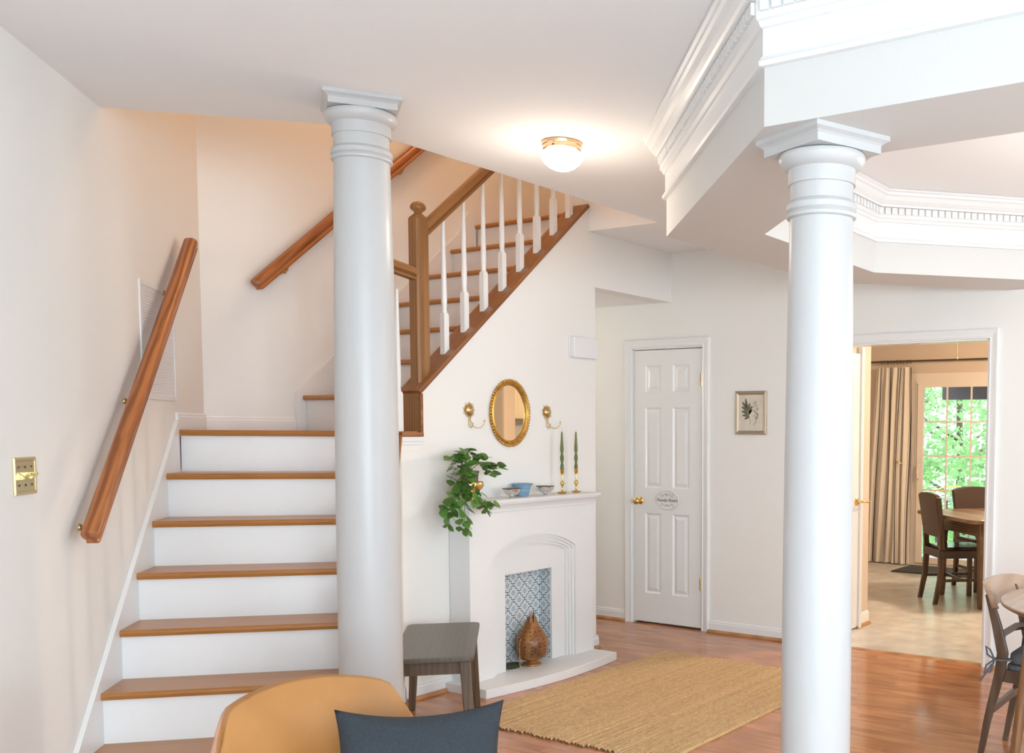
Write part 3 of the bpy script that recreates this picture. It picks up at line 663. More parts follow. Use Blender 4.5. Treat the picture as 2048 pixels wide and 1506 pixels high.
hole = lambda a, b, c, d_: any(abs(a - min(cc)) < 1e-6 and abs(c - min(rr)) < 1e-6 for cc in cols for rr in rows)
for i in range(len(xs) - 1):
    for j in range(len(zs) - 1):
        if not hole(xs[i], xs[i + 1], zs[j], zs[j + 1]): sl.add([(0, xs[i], zs[j]), (0, xs[i], zs[j + 1]), (0, xs[i + 1], zs[j + 1]), (0, xs[i + 1], zs[j])], [(0, 1, 2, 3)])
sl.box(.012, .036, -DW, DW, 0, DH)
sl.add([(0, -DW, 0), (.012, -DW, 0), (.012, -DW, DH), (0, -DW, DH), (0, DW, 0), (.012, DW, 0), (.012, DW, DH), (0, DW, DH)], [(0, 1, 2, 3), (7, 6, 5, 4), (0, 4, 5, 1), (3, 2, 6, 7)])
slab = sl.build('door_slab', 'trim', dr)
for cc in cols:
    for rr in rows:
        y0, y1, z0, z1 = min(cc), max(cc), min(rr), max(rr); vs = []
        for ins, dp in ((0, 0), (.006, .004), (.012, .009), (.018, .009), (.04, .002)):
            vs += [(dp, y0 + ins, z0 + ins), (dp, y0 + ins, z1 - ins), (dp, y1 - ins, z1 - ins), (dp, y1 - ins, z0 + ins)]
        MB().add(vs, [(4 * k + i, 4 * k + (i + 1) % 4, 4 * k + 4 + (i + 1) % 4, 4 * k + 4 + i)[::-1] for k in range(4) for i in range(4)] + [(16, 17, 18, 19)]).build('door_panel', 'trim', slab)
kb = MB().lathe([(.027, 0), (.028, .004), (.024, .009), (.012, .012), (.0105, .026), (.016, .032), (.025, .042), (.027, .052), (.0235, .063), (.014, .069), (.001, .07)], 28)
kb.build('knob', 'brass', slab, smooth=50, loc=(0, 4.468 - 4.2235, .905), rot=(0, -PI / 2, 0))
for z in (1.79, .32):
    MB().tube([(-.007, 0, -.045), (-.007, 0, .045)], .0055, 10).box(-.003, .0, -.004, .014, -.044, .044).build('hinge', 'antique', slab, loc=(-.002, -DW - .002, z))
# oval sign on the door
sg = thing('door_sign', 'small white oval sign with script lettering on the powder room door', 'sign', (XB + .004, 4.2205, .9315))
sg.rotation_euler = (0, 0, -PI / 2)             # local x -> -y (reads left to right), local -y -> -x (towards the room)
MB().lathe([(.107, 0), (.107, .005), (.103, .009), (.098, .008), (.001, .008)], 48, sy=.68, cap=False).build('plate', 'sign', sg, smooth=40, rot=(PI / 2, 0, 0))
vs = []; N = 64
for r, d_ in ((1, -.0083), (.985, -.0083)):
    for i in range(N): a = 2 * PI * i / N; vs.append((.099 * r * math.cos(a), d_, .066 * r * math.sin(a)))
MB().add(vs, [(i, (i + 1) % N, N + (i + 1) % N, N + i) for i in range(N)]).build('border_line', 'textlite', sg)
def text_mesh(body, size, name, m, parent, loc, rot, shear=0, extrude=.0004, space=1):
    c = bpy.data.curves.new(name, 'FONT'); c.body = body; c.size = size; c.shear = shear; c.extrude = extrude; c.align_x = 'CENTER'; c.align_y = 'CENTER'; c.space_character = space
    t = bpy.data.objects.new(name, c); COL.objects.link(t); bpy.context.view_layer.update()
    me_ = bpy.data.meshes.new_from_object(t.evaluated_get(bpy.context.evaluated_depsgraph_get())); bpy.data.objects.remove(t)
    me_.materials.clear(); me_.materials.append(M[m]); o = bpy.data.objects.new(name, me_); COL.objects.link(o); o.parent = parent; o.location = loc; o.rotation_euler = rot
    return o
text_mesh('Powder Room', .034, 'lettering', 'text', sg, (0, -.0088, -.001), (PI / 2, 0, 0), shear=.35, space=.92)
for sz in (-1, 1):
    orn = MB()
    for sx in (-1, 1):
        pts = [(sx * (.006 + .055 * t), -.009, sz * (.034 + .010 * math.sin(t * 7))) for t in [i / 14 for i in range(15)]]
        orn.tube(pts, .0012, 5)
        for t in (.3, .55, .8, 1): orn.ball((sx * (.006 + .055 * t), -.009, sz * (.041 + .006 * math.sin(t * 9))), .0032, 6, 4, (1, .3, .7))
    orn.ball((0, -.009, sz * .032), .004, 8, 5, (1, .3, 1)); orn.ball((.006, -.009, sz * .041), .004, 6, 4, (.8, .3, 1)); orn.ball((-.006, -.009, sz * .041), .004, 6, 4, (.8, .3, 1))
    orn.build('scroll_ornament', 'textlite', sg)
# framed botanical print
fr = thing('framed_print', 'small champagne framed botanical leaf print beside the right column', 'picture', (XB, 3.509, 1.567), -PI / 2)
fw, fh = .125, .150
pr = [(0, 0), (0, .012), (.004, .016), (.012, .013), (.016, .015), (.023, .008), (.026, .004)]
vs = []
for p, q in pr: vs += [(-fw + p, -q, -fh + p), (fw - p, -q, -fh + p), (fw - p, -q, fh - p), (-fw + p, -q, fh - p)]
MB().add(vs, [(4 * k + i, 4 * k + (i + 1) % 4, 4 * k + 4 + (i + 1) % 4, 4 * k + 4 + i) for k in range(6) for i in range(4)]).build('frame', 'champagne', fr)
MB().box(-fw + .02, fw - .02, -.004, -.002, -fh + .02, fh - .02).build('paper', 'paper', fr)
def leaf2(m, cx, cz, ang_, L, w, d_=-.0046):
    n = 12; c, s_ = math.cos(ang_), math.sin(ang_); vs = []
    for i in range(n):
        a = 2 * PI * i / n; p = L * .5 * (1 + math.cos(a)); q = w * math.sin(a) * (1 - .25 * math.cos(a)); vs.append((cx + p * c - q * s_, d_, cz + p * s_ + q * c))
    m.add(vs, [tuple(range(n))])
lf = MB(); bx, bz = -.012, -.05
for a, L, w, t in ((100, .07, .0095, 1.0), (130, .075, .0105, .82), (60, .055, .0095, .80), (148, .07, .010, .62), (45, .06, .0095, .6), (165, .068, .010, .42), (40, .05, .008, .42), (182, .064, .0095, .25), (55, .045, .008, .3), (205, .05, .009, .12)):
    leaf2(lf, bx - .022 * t, bz + .035 + .075 * t - .02, math.radians(a), L * .86, w)
lf.tube([(bx - .02, -.0047, .05), (bx - .006, -.0047, 0), (bx + .003, -.0047, -.05), (bx + .006, -.0047, -.085)], .0011, 5)
lf.build('printed_leaf', 'ink', fr)
l2 = MB(); rr_ = random.Random(5)
for i in range(20): leaf2(l2, .022 + rr_.uniform(0, .032), -.045 + i * .0062, rr_.uniform(0, 3), .014, .004)
l2.tube([(.03, -.0047, .085), (.036, -.0047, .02), (.034, -.0047, -.05)], .0008, 5); l2.build('printed_sprig', 'inklite', fr)
l3 = MB(); l3.tube([(.022, -.0048, -.085), (.034, -.0048, -.07), (.045, -.0048, -.05), (.05, -.0048, -.03)], .0014, 5)
for i in range(6): leaf2(l3, .046 + .004 * (i % 2), -.035 + i * .005, .3 * i, .009, .0025)
l3.build('printed_twig', 'ink', fr)

# ------------------------------------------------------------------ mirror, hooks and chime on the mirror wall
mr = thing('oval_mirror', 'oval mirror in a gilt beaded frame above the mantel', 'mirror', (4.3, YM, 1.5365))
A, B = .156, .189
def oval_sweep(prof, n=72):
    vs = []; fs = []; m = len(prof)
    for d_, q in prof:
        for i in range(n): a = 2 * PI * i / n; vs.append(((A - d_) * math.cos(a), -q, (B - d_) * math.sin(a)))
    for k in range(m - 1): fs += [(k * n + i, k * n + (i + 1) % n, (k + 1) * n + (i + 1) % n, (k + 1) * n + i) for i in range(n)]
    return MB().add(vs, fs)
oval_sweep([(0, 0), (0, .012), (.003, .018), (.008, .016), (.012, .02), (.018, .021), (.024, .014), (.028, .008), (.028, .003)]).build('frame', 'gilt', mr, smooth=50)
bd = MB()
for i in range(64):
    a = 2 * PI * i / 64; bd.ball(((A + .001) * math.cos(a), -.013, (B + .001) * math.sin(a)), .0085, 8, 6, (1, 1.1, 1))
o = bd.build('bead', 'gilt', mr, smooth=60); o['kind'] = 'stuff'
N = 64; vs = [((A - .027) * math.cos(2 * PI * i / N), -.0045, (B - .027) * math.sin(2 * PI * i / N)) for i in range(N)]
MB().add(vs, [tuple(range(N))]).build('mirror_glass', 'mirror', mr)
def sun_hook(x, label):
    t = thing('sun_hook', label, 'hook', (x, YM, 1.548), 0, 'sun face hooks beside the mirror')
    rays = MB(); n = 18
    for i in range(n):
        a = 2 * PI * i / n + .1; w = .19; R = .051 if i % 2 == 0 else .045
        p = [(.027 * math.cos(a - w), -.004, .027 * math.sin(a - w)), (.027 * math.cos(a + w), -.004, .027 * math.sin(a + w)), (R * math.cos(a), -.004, R * math.sin(a)), (.03 * math.cos(a), -.011, .03 * math.sin(a)), (.027 * math.cos(a), -.0005, .027 * math.sin(a))]
        rays.add(p, [(0, 3, 2), (3, 1, 2), (0, 2, 4), (1, 4, 2)])
    rays.build('ray', 'antique', t)
    MB().lathe([(.029, 0), (.029, .007), (.026, .013), (.018, .019), (.008, .0225), (.001, .023)], 28).build('face', 'antique', t, smooth=60, rot=(PI / 2, 0, 0))
    ft = MB().ball((0, -.022, 0), .005, 8, 6, (.7, 1, 1.6)).ball((-.010, -.019, .008), .004, 8, 6, (1.3, 1, .6)).ball((.010, -.019, .008), .004, 8, 6, (1.3, 1, .6)).ball((0, -.0195, -.012), .004, 8, 6, (1.9, 1, .6)).ball((-.013, -.014, -.006), .007, 8, 6).ball((.013, -.014, -.006), .007, 8, 6)
    ft.build('features', 'antique', t, smooth=60)
    MB().tube([(0, -.004, -.034), (-.004, -.006, -.06), (-.003, -.008, -.085), (.004, -.012, -.098), (.010, -.018, -.09), (.012, -.022, -.07)], .0028, 8).tube([(.004, -.004, -.036), (.006, -.01, -.065), (.014, -.02, -.088), (.032, -.034, -.1), (.05, -.046, -.095), (.062, -.054, -.078), (.064, -.056, -.064)], .0028, 8).ball((.064, -.056, -.060), .005, 8, 6).build('hook', 'antique', t, smooth=60)
sun_hook(3.988, 'brass sun face wall hook left of the oval mirror')
sun_hook(4.622, 'brass sun face wall hook right of the oval mirror')
ch = thing('door_chime', 'white plastic door chime box high on the wall corner', 'door chime', (4.952, YM, 1.962))
MB().prism(rrect(-.118, .118, -.066, .066, .012), .006, .045, lambda p, q, h: (p, -h, q)).build('cover', 'plastic', ch, bevel=.006, seg=3)
MB().box(-.126, .126, -.008, 0, -.072, .072).build('back_plate', 'plastic', ch, bevel=.002)
g = MB()
for i in range(6): g.box(.02, .1, -.0462, -.0445, -.03 + i * .008, -.0275 + i * .008)
g.build('grille', 'plastic', ch)

# ------------------------------------------------------------------ mock fireplace
fp = thing('fireplace_surround', 'white painted mock fireplace with stepped arch and hearth', 'fireplace', (4.35, YM - .002, 0))
fx, fy = fp.location.x, fp.location.y; YW = YM - .002
def fpb(mb, name, m, **k):
    mb.v = [(a - fx, b - fy, c) for a, b, c in mb.v]; return mb.build(name, m, fp, **k)
hp = [(3.785, YW), (3.785, 3.866)]
for i in range(1, 16):
    t = i / 16; hp.append((3.785 + 1.102 * t, 3.866 - .012 * t - .062 * math.sin(PI * t)))
hp += [(4.887, 3.855), (4.887, YW)]
fpb(MB().prism(hp, 0, .05), 'hearth', 'fire', bevel=.003)
FX0, FX1, FYF = 3.833, 4.876, 4.03
def arch_pts(x0, x1, zs, zt, n=24):
    c = (x0 + x1) / 2; hw_ = (x1 - x0) / 2; rise = zt - zs; R = (hw_ * hw_ + rise * rise) / (2 * rise); out = []
    a0 = math.asin(hw_ / R)
    for i in range(n + 1):
        a = -a0 + 2 * a0 * i / n; out.append((c + R * math.sin(a), zt - R + R * math.cos(a)))
    return out
def layer(x0, x1, z0, z1, ax0, ax1, zs, zt, y, yb):
    """flat sheet at y with an arched opening, plus the reveal back to yb"""
    m = MB(); P = arch_pts(ax0, ax1, zs, zt)
    q = lambda a, b_, c, d_: m.add([(a, y, c), (b_, y, c), (b_, y, d_), (a, y, d_)], [(0, 1, 2, 3)])
    if ax0 - x0 > 1e-4: q(x0, ax0, z0, zs); q(x0, ax0, zs, z1)
    if x1 - ax1 > 1e-4: q(ax1, x1, z0, zs); q(ax1, x1, zs, z1)
    for (a, b_), (c, d_) in zip(P[:-1], P[1:]): m.add([(a, y, b_), (c, y, d_), (c, y, z1), (a, y, z1)], [(0, 1, 2, 3)])
    path = [(ax0, z0)] + P + [(ax1, z0)]
    for (a, b_), (c, d_) in zip(path[:-1], path[1:]): m.add([(a, y, b_), (a, yb, b_), (c, yb, d_), (c, y, d_)], [(3, 2, 1, 0)])
    return m
ZS = .99
fb = layer(FX0, FX1, .05, ZS, 4.008, 4.702, .735, .829, FYF, FYF + .012)
fb.add([(FX0, FYF, .05), (FX0, YW, .05), (FX0, YW, ZS), (FX0, FYF, ZS), (FX1, FYF, .05), (FX1, YW, .05), (FX1, YW, ZS), (FX1, FYF, ZS)], [(3, 2, 1, 0), (4, 5, 6, 7)])
fpb(fb, 'surround', 'fire')
fpb(layer(4.0, 4.71, .05, .85, 4.026, 4.684, .728, .810, FYF + .012, FYF + .022), 'arch_step', 'fire')
fpb(layer(4.018, 4.692, .05, .83, 4.043, 4.667, .721, .791, FYF + .022, FYF + .033), 'arch_step', 'fire')
fpb(layer(4.035, 4.675, .05, .81, 4.060, 4.650, .714, .771, FYF + .033, FYF + .045), 'arch_step', 'fire')
OX0, OX1, OZ, YP = 4.145, 4.535, .609, FYF + .045
ip = MB(); q = lambda a, b_, c, d_: ip.add([(a, YP, c), (b_, YP, c), (b_, YP, d_), (a, YP, d_)], [(0, 1, 2, 3)])
q(4.05, OX0, .05, .79); q(OX1, 4.66, .05, .79); q(OX0, OX1, OZ, .79)
ip.add([(OX0, YP, .05), (OX0, YP + .016, .05), (OX0, YP + .016, OZ), (OX0, YP, OZ), (OX1, YP, .05), (OX1, YP + .016, .05), (OX1, YP + .016, OZ), (OX1, YP, OZ)], [(0, 1, 2, 3), (7, 6, 5, 4), (3, 2, 6, 7)])
fpb(ip, 'inner_panel', 'fire')
YB = YM - .012
fpb(MB().add([(OX0 - .04, YB, .05), (OX1 + .0, YB, .05), (OX1 + .0, YB, OZ + .08), (OX0 - .04, YB, OZ + .08), (OX1, YP + .016, .05), (OX1, YP + .016, OZ + .08), (OX0 - .04, YP + .016, .05), (OX0 - .04, YP + .016, OZ + .08)], [(0, 1, 2, 3), (1, 4, 5, 2), (6, 0, 3, 7)]), 'tiled_back', 'tile')
fpb(MB().box(OX0 - .05, OX1 + .01, YP + .016, YB + .004, OZ + .08, OZ + .09), 'inner_top', 'fire')
fpb(MB().prism([(FYF - .044, 1.033), (YW, 1.033), (YW, 1.05), (FYF - .042, 1.05), (FYF - .046, 1.046)], FX0 - .018, FX1 + .018, lambda p, q, h: (h, p, q)), 'mantel_shelf', 'fire')
cove = [(0, ZS - .012), (-.007, ZS - .010), (-.009, ZS + .004), (-.015, ZS + .016), (-.022, ZS + .026), (-.030, ZS + .032), (-.032, ZS + .0425), (.02, ZS + .0425)]
vs = []; n = len(cove)
for d_, z in cove: vs += [(FX0 + d_ * .4, YW, z), (FX0 + d_ * .4, FYF + d_, z), (FX1 - d_ * .4, FYF + d_, z), (FX1 - d_ * .4, YW, z)]
fpb(MB().add(vs, [(4 * i + k, 4 * i + k + 1, 4 * i + 5 + k, 4 * i + 4 + k) for i in range(n - 1) for k in range(3)]), 'cove_moulding', 'fire')
SHZ = 1.0505

# ------------------------------------------------------------------ mantel things
def bowl(x, y, label, R=.053):
    t = thing('footed_bowl', label, 'bowl', (x, y, SHZ), 0, 'polished bowls on the mantel')
    MB().lathe([(.017, 0), (.018, .003), (.012, .009), (.013, .012), (.03, .017), (.045, .030), (R, .048), (R, .051), (R - .003, .051), (.042, .034), (.022, .022), (.001, .02)], 40, cap=False).build('bowl_body', 'silver', t, smooth=50)
    MB().lathe([(R - .010, .0485), (R + .001, .0505), (R + .002, .053), (R - .002, .0555), (.001, .0535)], 40, cap=False).build('dark_lid', 'black', t, smooth=50)
bowl(4.190, 4.063, 'footed silver bowl with dark top in front of the blue bowl')
bowl(4.494, 4.085, 'footed silver bowl with dark top beside the candlesticks')
bb = tag(MB().lathe([(.031, 0), (.035, .002), (.039, .02), (.046, .046), (.052, .062), (.061, .070), (.064, .074), (.060, .075), (.049, .063), (.042, .046), (.034, .018), (.001, .014)], 48, cap=False).build('stoneware_bowl', 'blueglaze', None, 50, loc=(4.336, 4.118, SHZ)), 'flared blue glazed stoneware bowl on the mantel', 'bowl')
def candlestick(x, y, label, l2):
    t = thing('candlestick', label, 'candlestick', (x, y, SHZ), 0, 'brass candlesticks on the mantel')
    MB().lathe([(.021, 0), (.024, .003), (.031, .009), (.033, .011), (.029, .012), (.022, .011), (.012, .014), (.007, .019), (.0045, .028), (.0045, .04), (.008, .05), (.0135, .06), (.0135, .068), (.006, .077), (.0035, .085), (.0042, .1), (.0035, .112), (.014, .115), (.014, .1165), (.004, .118), (.008, .122), (.0125, .128), (.012, .142), (.0145, .1455), (.0145, .147), (.009, .147)], 24).build('stick', 'brass', t, smooth=40)
    c = MB(); n = 60; vs = []; fs = []; k_ = 16
    for i in range(n + 1):
        f = i / n; z = f * .235; tw = min(1, max(0, (.56 - f) / .06)) if f < .56 else 0
        R = .0115 if f < .5 else .0115 * (1 - .62 * (f - .5) / .5)
        for j in range(k_):
            a = 2 * PI * j / k_; b_ = a - z * 55
            r = R * (1 - tw * .42 * (.5 + .5 * math.cos(2 * b_))) * (1 if f < .97 else max(.1, (1 - f) / .03))
            vs.append((r * math.cos(a), r * math.sin(a), z))
    fs = [(i * k_ + j, i * k_ + (j + 1) % k_, (i + 1) * k_ + (j + 1) % k_, (i + 1) * k_ + j) for i in range(n) for j in range(k_)] + [tuple(n * k_ + j for j in range(k_))]
    e = thing('twisted_candle', l2, 'candle', (x, y, SHZ + .1465), 0, 'olive candles in the candlesticks')
    c.add(vs, fs).build('wax', 'candle', e, smooth=60)
    MB().tube([(0, 0, .234), (.0005, .001, .239), (0, .002, .243)], .0008, 6).build('wick', 'raffia', e)
candlestick(4.652, 4.09, 'brass candlestick beside the silver bowl', 'twisted olive candle nearer the oval mirror')
candlestick(4.782, 4.09, 'brass candlestick nearest the mantel right end', 'twisted olive candle nearest the mantel right end')
# potted trailing plant in a hammered pedestal bowl
px_, py_ = 3.898, 4.093
pt = thing('pedestal_planter', 'hammered gold pedestal bowl holding the trailing plant', 'planter', (px_, py_, SHZ))
MB().lathe([(.05, 0), (.053, .004), (.045, .012), (.033, .03), (.03, .042), (.05, .05), (.068, .064), (.076, .082), (.076, .098), (.072, .104), (.068, .1), (.068, .08), (.05, .062), (.001, .058)], 40, cap=False).build('bowl', 'hammer', pt, smooth=60)
pn = thing('trailing_plant', 'leafy green trailing plant spilling over the mantel left end', 'plant', (px_, py_, SHZ + .066))
MB().lathe([(.04, 0), (.043, .002), (.05, .085), (.053, .086), (.053, .096), (.048, .096), (.046, .082), (.001, .08)], 28, cap=False).build('nursery_pot', 'potgrey', pn, smooth=40)
LF = MB()
prof = [(0, 0), (.18, .30), (.40, .42), (.62, .36), (.82, .2), (1, 0)]
ctr = [(t, 0, -.06 * math.sin(t * PI) - .12 * t * t) for t, _ in prof]
vs = list(ctr) + [(t - (.06 if 0 < i < 3 else 0), w, .05 * w + c[2] + .03) for i, ((t, w), c) in enumerate(zip(prof, ctr)) if 0 < i < 5] + [(t - (.06 if 0 < i < 3 else 0), -w, .05 * w + c[2] + .03) for i, ((t, w), c) in enumerate(zip(prof, ctr)) if 0 < i < 5]
LF.add(vs, [(0, 1, 6), (1, 2, 7, 6), (2, 3, 8, 7), (3, 4, 9, 8), (4, 5, 9), (0, 10, 1), (1, 10, 11, 2), (2, 11, 12, 3), (3, 12, 13, 4), (4, 13, 5)])
leaf0 = None; rng = random.Random(21)
def leaf_at(p, yaw, pitch, roll, s_):
    global leaf0
    if leaf0 is None:
        leaf0 = LF.build('leaf', 'leaf', pn, smooth=70); o = leaf0
    else: o = leaf0.copy(); COL.objects.link(o); o.parent = pn
    o.location = p; o.rotation_euler = (roll, pitch, yaw); o.scale = (s_, s_, s_)
# vines: (points in local x,y,z)
VINES = [
    [(0, 0, .09), (-.03, -.01, .15), (-.08, -.02, .17), (-.13, -.02, .155), (-.17, -.02, .11)],
    [(0, 0, .09), (-.03, .01, .16), (-.06, .0, .20), (-.10, -.01, .205)],
    [(0, 0, .09), (.01, -.01, .15), (.03, -.02, .18), (.06, -.02, .185), (.085, -.03, .165)],
    [(0, 0, .09), (.01, .01, .17), (.0, .02, .21), (-.02, .02, .215)],
    [(0, 0, .09), (-.05, .01, .14), (-.10, .0, .18), (-.145, -.01, .175)],
    [(0, 0, .09), (-.03, -.03, .13), (-.06, -.05, .145), (-.10, -.06, .13), (-.14, -.06, .09)],
    [(0, 0, .09), (.03, -.03, .13), (.05, -.05, .14), (.07, -.06, .11), (.08, -.07, .07)],
    [(0, 0, .09), (.05, -.01, .13), (.10, -.01, .125), (.14, -.015, .115), (.17, -.02, .13), (.19, -.02, .11)],
    [(0, 0, .09), (.04, .0, .14), (.09, -.02, .14), (.125, -.02, .11), (.14, -.02, .07)],
    [(0, 0, .09), (-.05, -.02, .13), (-.11, -.03, .12), (-.15, -.03, .08), (-.16, -.03, .05)],
    [(0, 0, .09), (-.04, -.04, .12), (-.08, -.07, .10), (-.11, -.08, .05), (-.12, -.08, .0)],
    [(0, 0, .09), (-.06, -.05, .11), (-.10, -.08, .06), (-.11, -.09, .0), (-.10, -.10, -.03)],
    [(0, -.01, .09), (-.06, -.04, .10), (-.13, -.06, .04), (-.17, -.06, -.03), (-.19, -.06, -.09), (-.20, -.06, -.13)],
    [(0, -.01, .09), (-.07, -.04, .09), (-.15, -.05, .03), (-.20, -.05, -.04), (-.235, -.05, -.08), (-.245, -.05, -.12)],
    [(0, -.01, .09), (-.06, -.06, .08), (-.13, -.09, .0), (-.16, -.10, -.08), (-.17, -.10, -.16), (-.17, -.10, -.21)],
    [(0, -.01, .09), (-.06, -.06, .07), (-.12, -.10, -.01), (-.15, -.12, -.1), (-.15, -.12, -.17), (-.145, -.12, -.215)],
    [(0, -.01, .09), (-.08, -.04, .08), (-.17, -.06, .01), (-.21, -.06, -.08), (-.22, -.06, -.15), (-.225, -.06, -.19)],
    [(0, -.01, .09), (-.04, -.08, .07), (-.06, -.13, .0), (-.06, -.155, -.06), (-.03, -.16, -.07), (.01, -.16, -.06)],
    [(0, -.01, .09), (-.05, -.07, .08), (-.09, -.12, .02), (-.10, -.15, -.04), (-.07, -.16, -.09), (-.04, -.16, -.11)],
]
def cat(P, t):
    n = len(P) - 1; f = min(t * n, n - 1e-6); i = int(f); u = f - i
    g_ = lambda k: Vector(P[max(0, min(n, k))])
    a, b_, c, d_ = g_(i - 1), g_(i), g_(i + 1), g_(i + 2)
    return .5 * ((2 * b_) + (c - a) * u + (2 * a - 5 * b_ + 4 * c - d_) * u * u + (3 * b_ - a - 3 * c + d_) * u ** 3)
for vi, V in enumerate(VINES):
    pts = [cat(V, i / 20) for i in range(21)]
    MB().tube(pts, .0018, 5).build('vine', 'stem', pn)
    n = 9 if len(V) < 6 else 10
    for k in range(n):
        t = .38 + .62 * (k + .6) / n if len(V) < 6 else .34 + .66 * (k + .6) / n
        p = cat(V, min(1, t)); side = 1 if k % 2 else -1
        yaw = rng.uniform(-PI, PI); yaw = math.atan2(-.6 + rng.uniform(-.7, .4), side * .8 + rng.uniform(-.5, .5))
        drop = rng.uniform(.1, .8) if p.z > .05 else rng.uniform(.5, 1.35)
        q = p + Vector((math.cos(yaw), math.sin(yaw), .25)) * .008
        leaf_at(q, yaw, drop - .3, rng.uniform(-.9, .9), rng.uniform(.042, .060))
# carved gourd lamp on the hearth
gd = thing('gourd_lamp', 'carved pierced gourd lamp standing on the hearth', 'lamp', (4.35, 4.068, .05), .25)
MB().lathe([(.052, 0), (.056, .004), (.055, .010), (.045, .014), (.034, .018), (.031, .024), (.034, .03), (.02, .034)], 36).build('foot', 'gourd', gd, smooth=40)
GP = [(.03, .03), (.06, .038), (.085, .058), (.094, .085), (.097, .112), (.094, .14), (.088, .17), (.07, .2), (.05, .23), (.036, .256)]
MB().lathe(GP, 48, cap=False).build('gourd_body', 'gourd', gd, smooth=60)
tp = MB()
for i in range(7):
    a = 2 * PI * i / 7; c, s_ = math.cos(a), math.sin(a); h_ = (.335, .30, .31, .295, .325, .3, .315)[i]
    e = lambda da, r, z: (r * math.cos(a + da), r * math.sin(a + da), z)
    tp.add([e(-.42, .037, .25), e(.42, .037, .25), e(.34, .027, .275), e(-.34, .027, .275), e(0, .019, h_), e(0, .034, .25), e(0, .021, .28)], [(0, 5, 6, 3), (5, 1, 2, 6), (3, 6, 4), (6, 2, 4)])
tp.build('petal_tip', 'gourd', gd, smooth=60)
def gr_r(z):
    for (r0, z0), (r1, z1) in zip(GP[:-1], GP[1:]):
        if z0 <= z <= z1: return r0 + (r1 - r0) * (z - z0) / (z1 - z0)
    return .03
hl = MB()
def hole_at(a, z, s_):
    r = gr_r(z); dz = .004; sl_ = (gr_r(min(.255, z + dz)) - gr_r(max(.031, z - dz))) / (2 * dz)
    nrm = Vector((math.cos(a), math.sin(a), -sl_)).normalized(); p = Vector((r * math.cos(a), r * math.sin(a), z)) + nrm * .0006
    t = Vector((-math.sin(a), math.cos(a), 0)); b_ = nrm.cross(t)
    hl.add([p + t * (s_ * math.cos(k * PI / 4)) + b_ * (s_ * math.sin(k * PI / 4)) for k in range(8)], [tuple(range(8))])
for i in range(14):
    a = 2 * PI * i / 14
    for k in range(9): hole_at(a + .1 * math.sin(k * .6), .06 + k * .021, .0042 if k % 2 else .0032)
for mc in (-2.05, -.2, 1.9, 3.5):
    for rr2 in (.012, .021, .030, .038):
        n = int(rr2 * 560)
        for k in range(n): b_ = 2 * PI * k / n; hole_at(mc + rr2 * math.cos(b_) / .1, .105 + rr2 * math.sin(b_) * 1.05, .0030)
o = hl.build('pierced_hole', 'hole', gd); o['kind'] = 'stuff'
TX, TY = -.104, .022
ts = MB().tube([(TX + .02, TY, .17), (TX + .006, TY, .155), (TX, TY, .1), (TX + .002, TY, .06)], .0017, 6)
for i in range(5): ts.tube([(TX + .002, TY, .05), (TX + .002 + (i - 2) * .003, TY + (i - 2) * .004, .02), (TX + (i - 2) * .004, TY + (i - 2) * .007, .006 + .002 * i)], .0014, 5)
ts.build('tassel', 'raffia', gd); MB().lathe([(.005, .048), (.0065, .052), (.0065, .066), (.004, .07)], 12, (TX + .002, TY, 0)).build('tassel_bead', 'gourd', gd, smooth=50)
sc = tag(MB().lathe([(.03, 0), (.045, .004), (.052, .012), (.046, .02), (.02, .022), (.001, .022)], 24, sx=1.25, cap=False).build('dark_pod', mat('dark_olive_pod', (.05, .06, .03), .6), None, 50, loc=(4.235, 4.118, .0505)), 'flat dark green pod lying behind the gourd lamp', 'pod')

# ------------------------------------------------------------------ rug
def rug():
    x0, x1, y0, y1 = 3.44, 5.225, 2.46, 3.725; rows = 60; seg = 150; pr = 6; rg = random.Random(9); vs = []; fs = []
    w = (y1 - y0) / rows
    for r in range(rows):
        ph = rg.uniform(0, 6); e0 = rg.uniform(-.012, .008); e1 = rg.uniform(-.008, .012); amp = rg.uniform(.8, 1.15); k = len(vs)
        for i in range(seg + 1):
            t = i / seg; x = x0 + e0 + (x1 - x0 + e1 - e0) * t
            wob = .0016 * math.sin(t * 31 + ph) + .0012 * rg.uniform(-1, 1); tw = math.sin(x * 210 + ph + r * 2)
            for j in range(pr + 1):
                u = j / pr; y = y0 + w * (r + u) + wob + .004 * math.sin(x * 5 + 1) * 0
                vs.append((x, y, .0015 + amp * (.0105 * math.sin(PI * u) ** .75 + .0018 * math.sin(PI * u) * math.sin(x * 240 + ph + u * 4))))
        n = pr + 1
        fs += [(k + i * n + j, k + (i + 1) * n + j, k + (i + 1) * n + j + 1, k + i * n + j + 1) for i in range(seg) for j in range(pr)]
    cx, cy = (x0 + x1) / 2, (y0 + y1) / 2
    t = thing('jute_rug', 'rectangular natural jute rug on the hardwood floor', 'rug', (cx, cy, 0))
    ro = MB().add([(a - cx, b - cy, c) for a, b, c in vs], fs).build('braided_pile', 'rug', t, smooth=60); ro['kind'] = 'stuff'
    val = []
    for r in range(rows):
        a_ = rg.random(); c_ = rg.random()
        for i in range(seg):
            q_ = min(1, max(0, .55 * (a_ * (1 - i / seg) + c_ * i / seg) + .22 + rg.uniform(-.2, .2) - (.6 if rg.random() < .008 else 0))); val += [q_] * pr
    at = ro.data.attributes.new('row', 'FLOAT', 'FACE'); at.data.foreach_set('value', val)
    MB().box(x0 - cx + .01, x1 - cx - .01, y0 - cy, y1 - cy, .0006, .0018).build('backing', 'rug', t)
rug()

